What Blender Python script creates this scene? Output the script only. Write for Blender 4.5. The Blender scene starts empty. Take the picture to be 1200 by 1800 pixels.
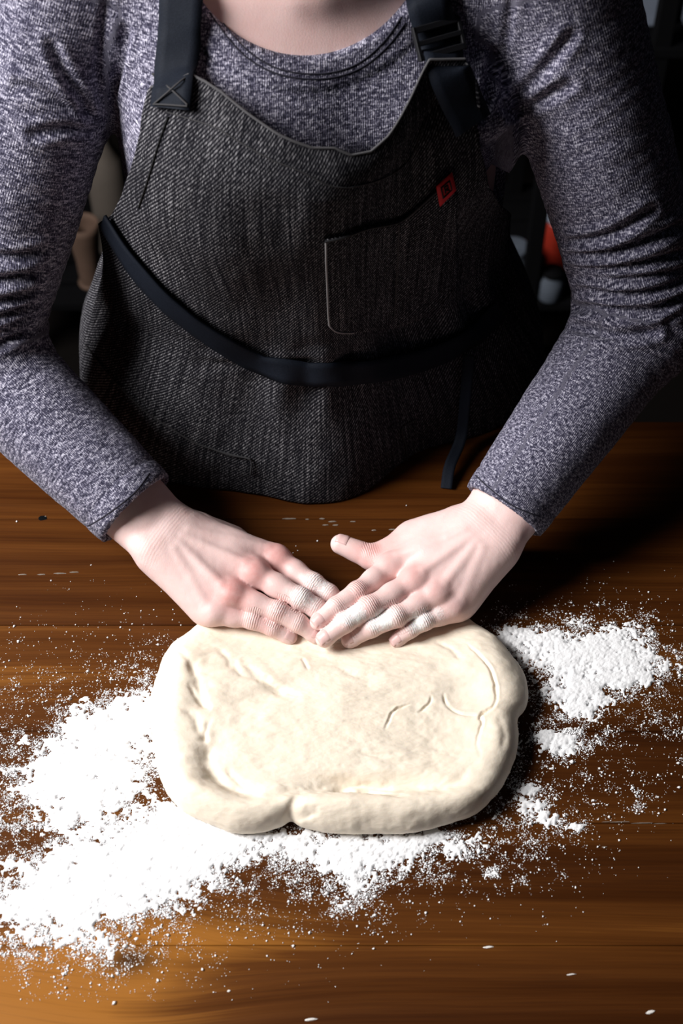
import bpy, bmesh, math, random
import numpy as np
import openvdb as vdb
from mathutils import Vector, Matrix
from mathutils.bvhtree import BVHTree

SC = bpy.context.scene
COL = SC.collection
rng = np.random.default_rng(7)
random.seed(7)

# ------------------------------------------------------------------ camera, world, lights, exposure
T = 0.90                                   # height of the table top
CAM = np.array([0.0, -0.87, T + 1.03]); PITCH = math.radians(50.0); FPX = 2500.0
FWD = np.array([0, math.cos(PITCH), -math.sin(PITCH)])
UPV = np.array([0, math.sin(PITCH), math.cos(PITCH)])
cd = bpy.data.cameras.new('camera'); cam = bpy.data.objects.new('camera', cd); COL.objects.link(cam)
cam.location = CAM; cam.rotation_euler = (math.pi/2 - PITCH, 0, 0)
cd.sensor_fit = 'HORIZONTAL'; cd.sensor_width = 24.0; cd.lens = 50.0
cd.clip_start = 0.02; cd.clip_end = 50
cd.dof.use_dof = True; cd.dof.focus_distance = 1.21; cd.dof.aperture_fstop = 6.3
SC.camera = cam

w = bpy.data.worlds.new('world'); SC.world = w; w.use_nodes = True
w.node_tree.nodes['Background'].inputs[0].default_value = (0.75, 0.82, 1.0, 1)
w.node_tree.nodes['Background'].inputs[1].default_value = 0.012

def area_light(name, loc, target, size, power, color=(1, 1, 1), size_y=None):
    ld = bpy.data.lights.new(name, 'AREA'); ld.energy = power; ld.color = color; ld.size = size
    if size_y: ld.shape = 'RECTANGLE'; ld.size_y = size_y
    o = bpy.data.objects.new(name, ld); COL.objects.link(o); o.location = loc
    o.rotation_euler = (Vector(target) - Vector(loc)).to_track_quat('-Z', 'Y').to_euler()
    return o
key = area_light('softbox_light', (-1.45, -0.22, T + 1.27), (-0.10, 0.0, T + 0.15), 0.85, 76, (1.0, 0.98, 0.965))

vs = SC.view_settings
vs.view_transform = 'Standard'; vs.look = 'None'; vs.gamma = 1.0; vs.use_curve_mapping = False; vs.exposure = 0.0

# ------------------------------------------------------------------ geometry helpers
def ray(px, py):
    d = FWD + (px - 600) / FPX * np.array([1.0, 0, 0]) + (900 - py) / FPX * UPV
    return d / np.linalg.norm(d)
def PZ(px, py, z):                         # point of a sight line at height z above the table
    d = ray(px, py); t = (T + z - CAM[2]) / d[2]
    return CAM + d * t
def PYY(px, py, y):
    d = ray(px, py); t = (y - CAM[1]) / d[1]
    return CAM + d * t
def V(*a): return np.array(a, float)
def unit(v): v = np.asarray(v, float); return v / (np.linalg.norm(v) + 1e-12)

def mesh_np(name, verts, faces, smooth=True):
    me = bpy.data.meshes.new(name)
    verts = np.asarray(verts, np.float32); faces = np.asarray(faces, np.int32)
    n = faces.shape[1]
    me.vertices.add(len(verts)); me.vertices.foreach_set('co', verts.ravel())
    me.loops.add(faces.size); me.loops.foreach_set('vertex_index', faces.ravel())
    me.polygons.add(len(faces)); me.polygons.foreach_set('loop_start', np.arange(0, faces.size, n, dtype=np.int32))
    me.update(calc_edges=True); me.validate()
    if smooth: me.polygons.foreach_set('use_smooth', np.ones(len(me.polygons), bool))
    return me
def attr(me, name, data):
    data = np.asarray(data, np.float32)
    if data.ndim == 1:
        a = me.attributes.new(name, 'FLOAT', 'POINT'); a.data.foreach_set('value', data)
    else:
        a = me.attributes.new(name, 'FLOAT_VECTOR', 'POINT'); a.data.foreach_set('vector', data.ravel())
def link(name, me, mat=None, parent=None):
    o = bpy.data.objects.new(name, me); COL.objects.link(o)
    if mat is not None and me is not None and not me.materials: me.materials.append(mat)
    if parent is not None: o.parent = parent
    return o
def thing(name, label, cat, loc=(0, 0, 0), group=None):
    o = bpy.data.objects.new(name, None); COL.objects.link(o); o.location = loc; o.empty_display_size = 0.05
    bpy.context.view_layer.update()
    o['label'] = label; o['category'] = cat
    if group: o['group'] = group
    return o
def tag(o, label, cat, group=None, kind=None):
    o['label'] = label; o['category'] = cat
    if group: o['group'] = group
    if kind: o['kind'] = kind
    return o
def parent_keep(o, p):
    o.parent = p; o.matrix_parent_inverse = Matrix.Translation(p.location).inverted()
def vnormals(v, f):
    v = np.asarray(v, float); n = np.zeros_like(v)
    fn = np.cross(v[f[:, 2]] - v[f[:, 0]], v[f[:, -1]] - v[f[:, 1]])
    for k in range(f.shape[1]): 
        for c in range(3): n[:, c] += np.bincount(f[:, k], fn[:, c], len(v))
    return n / (np.linalg.norm(n, axis=1, keepdims=True) + 1e-12)

# value noise in numpy
_perm = rng.permutation(4096).astype(np.int64); _val = rng.random(4096)
def vnoise(x, y, z=0.0):
    x = np.asarray(x, float); y = np.asarray(y, float); z = np.asarray(z, float) + 0 * x
    xi = np.floor(x).astype(np.int64); yi = np.floor(y).astype(np.int64); zi = np.floor(z).astype(np.int64)
    fx = x - xi; fy = y - yi; fz = z - zi
    fx = fx*fx*(3-2*fx); fy = fy*fy*(3-2*fy); fz = fz*fz*(3-2*fz)
    def h(a, b, c): return _val[_perm[(_perm[(_perm[a & 4095] + b) & 4095] + c) & 4095]]
    r = 0
    for a in (0, 1):
        for b in (0, 1):
            for c in (0, 1):
                r = r + h(xi+a, yi+b, zi+c) * (fx if a else 1-fx) * (fy if b else 1-fy) * (fz if c else 1-fz)
    return r
def fbm(x, y, z=0.0, oct=4, gain=0.5):
    s = 0; a = 1; t = 0
    for k in range(oct):
        s = s + a * vnoise(x * 2**k + 17*k, y * 2**k + 31*k, z * 2**k + 5*k); t += a; a *= gain
    return s / t

# signed distance fields
class Field:
    def __init__(s, lo, hi, h):
        s.lo = np.array(lo, float); s.h = h
        s.n = np.ceil((np.array(hi) - s.lo) / h).astype(int) + 1
        s.D = np.full(tuple(s.n), 1.0, np.float32)
    def box(s, lo, hi):
        a = np.clip(np.floor((np.array(lo) - s.lo) / s.h).astype(int), 0, s.n)
        b = np.clip(np.ceil((np.array(hi) - s.lo) / s.h).astype(int) + 1, 0, s.n)
        sl = tuple(slice(i, j) for i, j in zip(a, b))
        ax = [(s.lo[k] + s.h * np.arange(a[k], b[k])).astype(np.float32) for k in range(3)]
        return sl, ax[0][:, None, None], ax[1][None, :, None], ax[2][None, None, :]
    def merge(s, sl, d, k, mode='u'):
        D = s.D[sl]
        if mode == 'cut': s.D[sl] = np.maximum(D, -d); return
        if mode == 'and': s.D[sl] = np.maximum(D, d); return
        if k <= 0: s.D[sl] = np.minimum(D, d); return
        h = np.clip(0.5 + 0.5 * (D - d) / k, 0, 1)
        s.D[sl] = D * (1 - h) + d * h - k * h * (1 - h)
    def cone(s, a, b, r1, r2, k=0.0, mode='u'):
        a = np.asarray(a, float); b = np.asarray(b, float); m = max(r1, r2) + k + 4 * s.h
        sl, X, Y, Z = s.box(np.minimum(a, b) - m, np.maximum(a, b) + m)
        if 0 in s.D[sl].shape: return
        ba = b - a; L2 = float(ba @ ba) + 1e-12
        t = np.clip(((X - a[0]) * ba[0] + (Y - a[1]) * ba[1] + (Z - a[2]) * ba[2]) / L2, 0, 1)
        d = np.sqrt((X - a[0] - t*ba[0])**2 + (Y - a[1] - t*ba[1])**2 + (Z - a[2] - t*ba[2])**2) - (r1 + (r2 - r1) * t)
        s.merge(sl, d.astype(np.float32), k, mode)
    def ell(s, c, r, k=0.0, mode='u', rot=None):
        c = np.asarray(c, float); r = np.asarray(r, float); m = float(r.max()) + k + 4 * s.h
        sl, X, Y, Z = s.box(c - m, c + m)
        if 0 in s.D[sl].shape: return
        x, y, z = X - c[0], Y - c[1], Z - c[2]
        if rot is not None:
            x, y, z = (rot[0][0]*x + rot[0][1]*y + rot[0][2]*z, rot[1][0]*x + rot[1][1]*y + rot[1][2]*z, rot[2][0]*x + rot[2][1]*y + rot[2][2]*z)
        k0 = np.sqrt((x/r[0])**2 + (y/r[1])**2 + (z/r[2])**2)
        k1 = np.sqrt((x/r[0]**2)**2 + (y/r[1]**2)**2 + (z/r[2]**2)**2) + 1e-9
        s.merge(sl, (k0 * (k0 - 1) / k1).astype(np.float32), k, mode)
    def mesh(s):
        b = 3.0 * s.h
        A = np.clip(s.D, -b, b).astype(np.float32)
        g = vdb.FloatGrid(b); g.copyFromArray(A)
        p, q = g.convertToQuads(isovalue=0.0)
        p = np.asarray(p, float) * s.h + s.lo; q = np.asarray(q)[:, ::-1].astype(np.int32)
        # orientation check: make normals point outwards
        n = vnormals(p, q)
        e = np.clip(((p + n * s.h * 0.8 - s.lo) / s.h).round().astype(int), 0, s.n - 1)
        i = np.clip(((p - n * s.h * 0.8 - s.lo) / s.h).round().astype(int), 0, s.n - 1)
        if (A[tuple(e.T)] - A[tuple(i.T)]).mean() < 0: q = q[:, ::-1].copy()
        return p, q

def seg_param(p, a, b):
    ba = b - a; t = np.clip(((p - a) @ ba) / (ba @ ba), 0, 1)
    d = np.linalg.norm(p - (a + t[:, None] * ba), axis=1)
    return t, d
def catmull(pts, n, closed=False):
    pts = np.asarray(pts, float); m = len(pts); out = []
    segs = m if closed else m - 1
    for i in range(segs):
        p0 = pts[(i-1) % m] if closed or i > 0 else 2*pts[0]-pts[1]
        p1 = pts[i]; p2 = pts[(i+1) % m]
        p3 = pts[(i+2) % m] if closed or i + 2 < m else 2*pts[-1]-pts[-2]
        for t in np.linspace(0, 1, n, endpoint=False):
            out.append(0.5*((2*p1) + (-p0+p2)*t + (2*p0-5*p1+4*p2-p3)*t*t + (-p0+3*p1-3*p2+p3)*t**3))
    if not closed: out.append(pts[-1])
    return np.array(out)
def tube(pts, r, n=6, cap=True):
    pts = np.asarray(pts, float); r = np.broadcast_to(np.asarray(r, float), (len(pts),))
    vs_, fs = [], []
    ref = V(0, 0, 1)
    for i, p in enumerate(pts):
        d = unit(pts[min(i+1, len(pts)-1)] - pts[max(i-1, 0)])
        u = np.cross(d, ref); u = unit(u) if np.linalg.norm(u) > 1e-3 else unit(np.cross(d, V(1, 0, 0)))
        w_ = np.cross(d, u)
        for k in range(n):
            a = 2*math.pi*k/n; vs_.append(p + r[i]*(math.cos(a)*u + math.sin(a)*w_))
    for i in range(len(pts)-1):
        for k in range(n):
            a = i*n+k; b = i*n+(k+1) % n; fs.append((a, b, b+n, a+n))
    return np.array(vs_), np.array(fs)
def lathe(profile, n=32):
    vs_, fs = [], []
    for (r, z) in profile:
        for k in range(n):
            a = 2*math.pi*k/n; vs_.append((r*math.cos(a), r*math.sin(a), z))
    for i in range(len(profile)-1):
        for k in range(n):
            a = i*n+k; b = i*n+(k+1) % n; fs.append((a, b, b+n, a+n))
    return np.array(vs_), np.array(fs)
def box_mesh(name, lo, hi, bev=0.002, seg=2):
    bm = bmesh.new(); bmesh.ops.create_cube(bm, size=1)
    lo = np.array(lo); hi = np.array(hi)
    for v in bm.verts: v.co = Vector(lo + (np.array(v.co) + 0.5) * (hi - lo))
    if bev: bmesh.ops.bevel(bm, geom=bm.edges[:], offset=bev, segments=seg, affect='EDGES', profile=0.5)
    me = bpy.data.meshes.new(name); bm.to_mesh(me); bm.free()
    return me

# ------------------------------------------------------------------ materials
class NT:
    def __init__(s, name):
        s.m = bpy.data.materials.new(name); s.m.use_nodes = True; s.t = s.m.node_tree
        s.b = s.t.nodes['Principled BSDF']
    def n(s, typ, **kw):
        o = s.t.nodes.new(typ)
        for k, v in kw.items():
            if k.startswith('i_'):
                key = k[2:]; key = int(key) if key.isdigit() else key.replace('_', ' ')
                if hasattr(v, 'is_output'): s.t.links.new(v, o.inputs[key])
                else: o.inputs[key].default_value = v
            else: setattr(o, k, v)
        return o
    def set(s, **kw):
        for k, v in kw.items():
            key = k.replace('_', ' ')
            if hasattr(v, 'is_output'): s.t.links.new(v, s.b.inputs[key])
            else: s.b.inputs[key].default_value = v
    def math(s, op, a, b=0.0, c=None, clamp=False):
        o = s.n('ShaderNodeMath', operation=op, use_clamp=clamp)
        for i, x in enumerate((a, b) if c is None else (a, b, c)):
            if hasattr(x, 'is_output'): s.t.links.new(x, o.inputs[i])
            else: o.inputs[i].default_value = x
        return o.outputs[0]
    def mix(s, f, a, b, blend='MIX'):
        o = s.n('ShaderNodeMix', data_type='RGBA', blend_type=blend)
        for i, x in ((0, f), (6, a), (7, b)):
            if hasattr(x, 'is_output'): s.t.links.new(x, o.inputs[i])
            else: o.inputs[i].default_value = x if i == 0 else (tuple(x) + (1,) if len(x) == 3 else x)
        return o.outputs[2]
    def noise(s, vec, scale, detail=2, rough=0.5, dist=0.0):
        o = s.n('ShaderNodeTexNoise', i_Scale=scale, i_Detail=detail, i_Roughness=rough, i_Distortion=dist)
        if vec is not None: s.t.links.new(vec, o.inputs['Vector'])
        return o.outputs['Fac']
    def ramp(s, f, stops):
        o = s.n('ShaderNodeValToRGB'); cr = o.color_ramp
        while len(cr.elements) < len(stops): cr.elements.new(0.5)
        for e, (p, c) in zip(cr.elements, stops): e.position = p; e.color = tuple(c) + (1,) if len(c) == 3 else c
        s.t.links.new(f, o.inputs[0]); return o.outputs[0]
    def mapping(s, vec, scale=(1, 1, 1), loc=(0, 0, 0), rot=(0, 0, 0)):
        o = s.n('ShaderNodeMapping'); s.t.links.new(vec, o.inputs[0])
        o.inputs['Scale'].default_value = scale; o.inputs['Location'].default_value = loc; o.inputs['Rotation'].default_value = rot
        return o.outputs[0]
    def attr(s, name, out='Fac'):
        return s.n('ShaderNodeAttribute', attribute_name=name).outputs[out]
    def bump(s, h, strength=0.3, dist=0.001, normal=None):
        o = s.n('ShaderNodeBump', i_Strength=strength, i_Distance=dist)
        s.t.links.new(h, o.inputs['Height'])
        if normal is not None: s.t.links.new(normal, o.inputs['Normal'])
        return o.outputs[0]

def plain(name, col, rough=0.6, metal=0.0, noise_amt=0.12, scale=60, spec=0.3):
    m = NT(name); g = m.n('ShaderNodeTexCoord').outputs['Object']
    f = m.noise(g, scale, 3)
    c = m.mix(f, tuple(x*(1-noise_amt) for x in col), tuple(min(1, x*(1+noise_amt)) for x in col))
    m.set(Base_Color=c, Roughness=rough, Metallic=metal, Specular_IOR_Level=spec)
    return m.m

def knit_material():
    m = NT('heather_knit'); k = m.attr('knit', 'Vector')
    fine = m.noise(m.mapping(k, (360, 1250, 1)), 1.0, 1.5, 0.6)      # u along the limb, v around it
    rows = m.noise(m.mapping(k, (680, 165, .08), (3, 7, 0)), 1.0, 2, 0.6)
    big = m.noise(m.mapping(k, (25, 25, .02)), 1.0, 3)
    s_ = m.math('MULTIPLY_ADD', rows, 0.58, m.math('MULTIPLY', fine, 0.72))
    c = m.ramp(s_, [(0.47, (0.011, 0.0105, 0.022)), (0.59, (0.042, 0.0395, 0.068)), (0.69, (0.165, 0.157, 0.22)), (0.79, (0.60, 0.58, 0.68))])
    c = m.mix(m.math('MULTIPLY', big, 0.25), c, (0.05, 0.05, 0.08))
    sheen = m.b
    wale = m.n('ShaderNodeTexWave', i_Scale=1.0, i_Distortion=1.5, i_Detail=1.0, bands_direction='Y')
    m.t.links.new(m.mapping(k, (300, 160, 1)), wale.inputs[0])
    hgt = m.math('ADD', m.math('MULTIPLY', s_, 0.7), m.math('MULTIPLY', wale.outputs['Fac'], 0.3))
    m.set(Base_Color=c, Roughness=0.92, Normal=m.bump(hgt, 0.5, 0.0012), Sheen_Weight=0.05, Specular_IOR_Level=0.06)
    return m.m
def denim_material():
    m = NT('charcoal_denim'); k = m.attr('weave', 'Vector')          # u across, v down, metres
    warp = m.noise(m.mapping(k, (1500, 260, 1)), 1.0, 1, 0.5)
    slub = m.noise(m.mapping(k, (420, 14, 1)), 1.0, 3, 0.6)
    tw = m.n('ShaderNodeTexWave', i_Scale=1.0, i_Distortion=0.8, i_Detail=1.0, bands_direction='X')
    m.t.links.new(m.mapping(k, (130, 130, 1), rot=(0, 0, 0.75)), tw.inputs[0])
    big = m.noise(m.mapping(k, (14, 9, 1)), 1.0, 3)
    s_ = m.math('MULTIPLY_ADD', warp, 0.5, m.math('MULTIPLY_ADD', slub, 0.35, m.math('MULTIPLY', tw.outputs['Fac'], 0.18)))
    c = m.ramp(s_, [(0.40, (0.004, 0.004, 0.006)), (0.51, (0.014, 0.0135, 0.017)), (0.60, (0.09, 0.087, 0.097)), (0.71, (0.42, 0.41, 0.43))])
    c = m.mix(m.math('MULTIPLY', big, 0.5), c, (0.012, 0.012, 0.015))
    m.set(Base_Color=c, Roughness=0.9, Normal=m.bump(s_, 0.35, 0.0006), Specular_IOR_Level=0.03)
    return m.m
def webbing_material():
    m = NT('navy_webbing'); g = m.n('ShaderNodeTexCoord').outputs['Object']
    f = m.noise(m.mapping(g, (900, 900, 900)), 1.0, 2)
    c = m.mix(f, (0.003, 0.004, 0.0075), (0.011, 0.0145, 0.023))
    m.set(Base_Color=c, Roughness=0.7, Normal=m.bump(f, 0.3, 0.0004), Specular_IOR_Level=0.10)
    return m.m
def skin_material():
    m = NT('skin'); g = m.n('ShaderNodeTexCoord').outputs['Object']
    red = m.attr('red'); fl = m.attr('flour'); cm = m.attr('crease'); cu = m.attr('creaseu')
    mot = m.noise(g, 55, 4, 0.6)
    c = m.mix(mot, (0.72, 0.485, 0.455), (0.82, 0.625, 0.60))
    rf = m.math('MULTIPLY', red, m.math('MULTIPLY_ADD', m.noise(g, 130, 3), 0.8, 0.35), clamp=True)
    c = m.mix(rf, c, (0.60, 0.20, 0.18))
    fn = m.noise(g, 420, 4, 0.7)
    ff = m.math('MULTIPLY_ADD', fl, 1.7, m.math('MULTIPLY_ADD', fn, 2.2, -1.95), clamp=True)
    c = m.mix(ff, c, (0.90, 0.88, 0.87))
    wav = m.math('SINE', m.math('MULTIPLY_ADD', cu, 3300.0, m.math('MULTIPLY', m.noise(g, 160, 2), 6.0)))
    fine = m.noise(g, 900, 3, 0.6)
    hgt = m.math('ADD', m.math('MULTIPLY', m.math('MULTIPLY', wav, cm), 0.45), m.math('MULTIPLY', fine, 0.35))
    hgt = m.math('ADD', hgt, m.math('MULTIPLY', ff, m.math('MULTIPLY', fn, 1.2)))
    m.set(Base_Color=c, Roughness=m.math('MULTIPLY_ADD', ff, 0.4, 0.46), Normal=m.bump(hgt, 0.55, 0.0007),
          Subsurface_Weight=0.12, Subsurface_Scale=0.01, Specular_IOR_Level=0.35)
    m.b.inputs['Subsurface Radius'].default_value = (1.0, 0.35, 0.2)
    return m.m
def dough_material():
    m = NT('dough'); g = m.n('ShaderNodeTexCoord').outputs['Object']
    a = m.noise(g, 18, 4, 0.6); b = m.noise(m.mapping(g, (120, 260, 260)), 1.0, 3, 0.6); d = m.noise(g, 700, 2)
    c = m.mix(a, (0.81, 0.70, 0.56), (0.87, 0.78, 0.655))
    dust = m.math('MULTIPLY_ADD', b, 2.2, -1.15, clamp=True)
    c = m.mix(m.math('MULTIPLY', dust, 0.35), c, (0.88, 0.82, 0.73))
    h = m.math('ADD', m.math('MULTIPLY', b, 0.7), m.math('MULTIPLY', d, 0.15))
    m.set(Base_Color=c, Roughness=0.62, Normal=m.bump(h, 0.30, 0.0015), Subsurface_Weight=0.10, Subsurface_Scale=0.008, Specular_IOR_Level=0.3)
    m.b.inputs['Subsurface Radius'].default_value = (1.0, 0.7, 0.4)
    return m.m
def flour_material():
    m = NT('flour'); g = m.n('ShaderNodeTexCoord').outputs['Object']
    f = m.noise(g, 900, 3, 0.7)
    c = m.mix(f, (0.86, 0.86, 0.88), (0.95, 0.95, 0.955))
    m.set(Base_Color=c, Roughness=1.0, Normal=m.bump(f, 0.5, 0.0008), Specular_IOR_Level=0.05)
    return m.m
def wood_material():
    m = NT('stained_pine'); tc = m.n('ShaderNodeTexCoord'); g = tc.outputs['Object']
    pid = m.attr('plank_tone')
    # a knot bends the grain around it
    kx, ky = KNOT[0], KNOT[1]
    dv = m.n('ShaderNodeVectorMath', operation='DISTANCE'); m.t.links.new(m.mapping(g, (0.55, 1, 0)), dv.inputs[0]); dv.inputs[1].default_value = (kx*0.55, ky, 0)
    kd = dv.outputs['Value']
    kn = m.math('POWER', 2.718, m.math('MULTIPLY', m.math('MULTIPLY', kd, kd), -260.0))
    sep = m.n('ShaderNodeSeparateXYZ'); m.t.links.new(g, sep.inputs[0])
    lowf = m.noise(m.mapping(g, (1.6, 5, 1)), 1.0, 2)
    yy = m.math('ADD', sep.outputs[1], m.math('MULTIPLY', kn, m.math('MULTIPLY', m.math('SUBTRACT', sep.outputs[1], ky), -0.75)))
    yy = m.math('ADD', yy, m.math('MULTIPLY', lowf, 0.03))
    comb = m.n('ShaderNodeCombineXYZ'); m.t.links.new(sep.outputs[0], comb.inputs[0]); m.t.links.new(yy, comb.inputs[1]); m.t.links.new(pid, comb.inputs[2])
    gr = comb.outputs[0]
    broad = m.noise(m.mapping(gr, (0.7, 16, 9)), 1.0, 3, 0.55)
    mid = m.noise(m.mapping(gr, (1.5, 75, 9)), 1.0, 3, 0.6)
    fine = m.noise(m.mapping(gr, (9, 520, 9)), 1.0, 3, 0.6)
    s_ = m.math('MULTIPLY_ADD', broad, 0.62, m.math('MULTIPLY_ADD', mid, 0.30, m.math('MULTIPLY', fine, 0.18)))
    s_ = m.math('ADD', s_, m.math('MULTIPLY_ADD', pid, 0.30, -0.15))
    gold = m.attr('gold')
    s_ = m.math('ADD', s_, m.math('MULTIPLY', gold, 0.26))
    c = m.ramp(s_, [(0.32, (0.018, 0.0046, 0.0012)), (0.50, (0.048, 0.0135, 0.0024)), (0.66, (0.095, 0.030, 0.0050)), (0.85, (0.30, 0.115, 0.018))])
    pore = m.math('MULTIPLY_ADD', m.noise(m.mapping(gr, (14, 900, 3)), 1.0, 2), 2.6, -1.35, clamp=True)
    c = m.mix(m.math('MULTIPLY', pore, 0.35), c, (0.016, 0.006, 0.003))
    ring = m.math('MULTIPLY', m.math('LESS_THAN', kd, 0.012), 1.0)
    c = m.mix(m.math('MULTIPLY', m.math('POWER', 2.718, m.math('MULTIPLY', m.math('MULTIPLY', kd, kd), -9000.0)), 0.85), c, (0.018, 0.007, 0.003))
    rough = m.math('MULTIPLY_ADD', mid, 0.2, 0.30)
    m.set(Base_Color=c, Roughness=rough, Normal=m.bump(m.math('ADD', fine, m.math('MULTIPLY', mid, 0.6)), 0.10, 0.0008), Specular_IOR_Level=0.14)
    return m.m

KNOT = PZ(228, 1688, 0)
M_KNIT = knit_material(); M_DENIM = denim_material(); M_WEB = webbing_material(); M_SKIN = skin_material()
M_DOUGH = dough_material(); M_FLOUR = flour_material(); M_WOOD = wood_material()
M_DARKWOOD = plain('dark_stained_timber', (0.035, 0.016, 0.008), 0.55)
M_NAIL = plain('fingernail_pink', (0.70, 0.47, 0.45), 0.32, noise_amt=0.05)
M_STITCH = plain('grey_thread', (0.22, 0.215, 0.22), 0.8, scale=900)
M_STITCHD = plain('dark_thread', (0.035, 0.034, 0.037), 0.8, scale=900)
M_KSEAM = plain('dark_knit_seam', (0.022, 0.021, 0.034), 0.9, scale=900)
M_HEM = plain('denim_fold', (0.075, 0.073, 0.078), 0.9, scale=900)
M_SEAM = plain('black_seam', (0.006, 0.006, 0.007), 0.9)
M_RED = plain('red_label', (0.55, 0.010, 0.016), 0.7, scale=1500, noise_amt=0.35)
M_MARK = plain('black_print', (0.02, 0.002, 0.003), 0.7)
M_BLACK = plain('black_plastic', (0.010, 0.010, 0.012), 0.45)
M_JEAN = plain('dark_trouser_cloth', (0.012, 0.013, 0.020), 0.9, spec=0.03)
M_HAIR = plain('brown_hair', (0.05, 0.028, 0.016), 0.6)
M_SHOE = plain('black_shoe', (0.012, 0.012, 0.012), 0.5)

# ------------------------------------------------------------------ setting
def structure(name, me, mat):
    o = link(name, me, mat); o['kind'] = 'structure'; return o
structure('floor', box_mesh('floor', (-2.6, -2.2, -0.04), (2.6, 2.4, 0.0), 0), plain('dark_floor', (0.006, 0.005, 0.0045), 0.9, spec=0.02))
structure('wall_back', box_mesh('wall_back', (-2.6, 2.4, 0), (2.6, 2.5, 2.7), 0), plain('dark_wall', (0.004, 0.004, 0.005), 0.95, spec=0.02))

# ------------------------------------------------------------------ table
table = thing('wooden_table', 'dark brown stained wooden table with horizontal grain, under the dough', 'table', (0, -0.32, 0))
YE = 0.112                                                        # far edge of the table, at the person's hips
cuts = [YE, PZ(600, 912, 0)[1], PZ(600, 1099, 0)[1], PZ(600, 1285, 0)[1], PZ(600, 1447, 0)[1], PZ(600, 1662, 0)[1], -0.60, -0.74]
tones = [0.40, 0.44, 0.50, 0.49, 0.46, 0.45, 0.45]
for i in range(len(cuts) - 1):
    y1, y0 = cuts[i], cuts[i+1]; nx, ny = 90, 14
    xs = np.linspace(-0.85, 0.85, nx); ys = np.linspace(y0 + 0.00015, y1 - 0.00015, ny)
    b = 0.0006
    # top grid with a tiny bevel, sides and underside
    me = box_mesh('plank', (-0.85, y0 + 0.00015, T - 0.035), (0.85, y1 - 0.00015, T), 0.0005, 1)
    bm = bmesh.new(); bm.from_mesh(me)
    for k in range(1, 60):
        bmesh.ops.bisect_plane(bm, geom=bm.verts[:] + bm.edges[:] + bm.faces[:], plane_co=(-0.85 + 1.7*k/60, 0, 0), plane_no=(1, 0, 0))
    for k in range(1, 6):
        bmesh.ops.bisect_plane(bm, geom=bm.verts[:] + bm.edges[:] + bm.faces[:], plane_co=(0, y0 + (y1-y0)*k/6, 0), plane_no=(0, 1, 0))
    bm.to_mesh(me); bm.free()
    co = np.array([v.co[:] for v in me.vertices])
    attr(me, 'plank_tone', np.full(len(co), tones[i]))
    gsum = np.zeros(len(co))
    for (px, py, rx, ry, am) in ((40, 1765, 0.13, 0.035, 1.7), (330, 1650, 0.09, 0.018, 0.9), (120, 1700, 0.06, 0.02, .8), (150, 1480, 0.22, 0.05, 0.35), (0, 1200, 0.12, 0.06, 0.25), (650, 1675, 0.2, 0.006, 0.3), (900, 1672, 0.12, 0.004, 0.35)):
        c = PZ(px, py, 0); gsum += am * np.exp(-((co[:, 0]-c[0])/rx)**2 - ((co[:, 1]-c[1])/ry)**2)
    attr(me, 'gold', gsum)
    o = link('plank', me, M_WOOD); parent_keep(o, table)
for nm, lo, hi in (('apron_rail', (-0.78, YE-0.10, T-0.115), (0.78, YE-0.075, T-0.035)), ('apron_rail', (-0.78, -0.69, T-0.115), (0.78, -0.665, T-0.035)),
                   ('apron_rail', (-0.80, -0.665, T-0.115), (-0.775, YE-0.10, T-0.035)), ('apron_rail', (0.775, -0.665, T-0.115), (0.80, YE-0.10, T-0.035))):
    parent_keep(link(nm, box_mesh(nm, lo, hi, 0.002), M_DARKWOOD), table)
for sx in (-1, 1):
    for yy in (-0.66, YE - 0.14):
        parent_keep(link('leg', box_mesh('leg', (sx*0.775 - 0.035, yy - 0.035, 0), (sx*0.775 + 0.035, yy + 0.035, T - 0.035), 0.004), M_DARKWOOD), table)

# little chips, cracks and a nail hole in the varnish, plus a painted glint at the hole
M_CHIP = plain('bare_wood_chip', (0.75, 0.72, 0.68), 0.7)
M_GLINT = plain('crack_and_glint', (0.22, 0.19, 0.16), 0.35)  # pale cracks, and the highlight painted at the nail hole
M_HOLE = plain('filled_nail_hole', (0.004, 0.005, 0.006), 0.25)
def chip(px, py, L, W, ang=0.0, mat=None, name='wood_chip'):
    c = PZ(px, py, 0.0); n = 10; vs_ = []; L *= .75; W *= .7
    for ring, (rr, zz) in enumerate(((1.0, 0.0), (0.75, 0.0005))):
        for k in range(n):
            a = 2*math.pi*k/n; j = 0.8 + 0.4*random.random()
            x, y = L*math.cos(a)*rr*j, W*math.sin(a)*rr*j
            vs_.append((c[0] + x*math.cos(ang) - y*math.sin(ang), c[1] + x*math.sin(ang) + y*math.cos(ang), T + zz))
    vs_.append((c[0], c[1], T + 0.0006))
    me = bpy.data.meshes.new(name)
    me.from_pydata(vs_, [], [(k, (k+1) % n, n + (k+1) % n, n + k) for k in range(n)] + [(n+k, n+(k+1) % n, 2*n) for k in range(n)])
    parent_keep(link(name, me, mat or M_CHIP), table)
for (px, py, L, W, a) in ((858, 1665, .006, .0014, 0.1), (1003, 1713, .005, .0010, 0.1), (1143, 1779, .005, .0017, 0.25), (546, 1792, .006, .0014, 0.1), (402, 1742, .002, .0012, 0)):
    chip(px, py, L, W, a)
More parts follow.
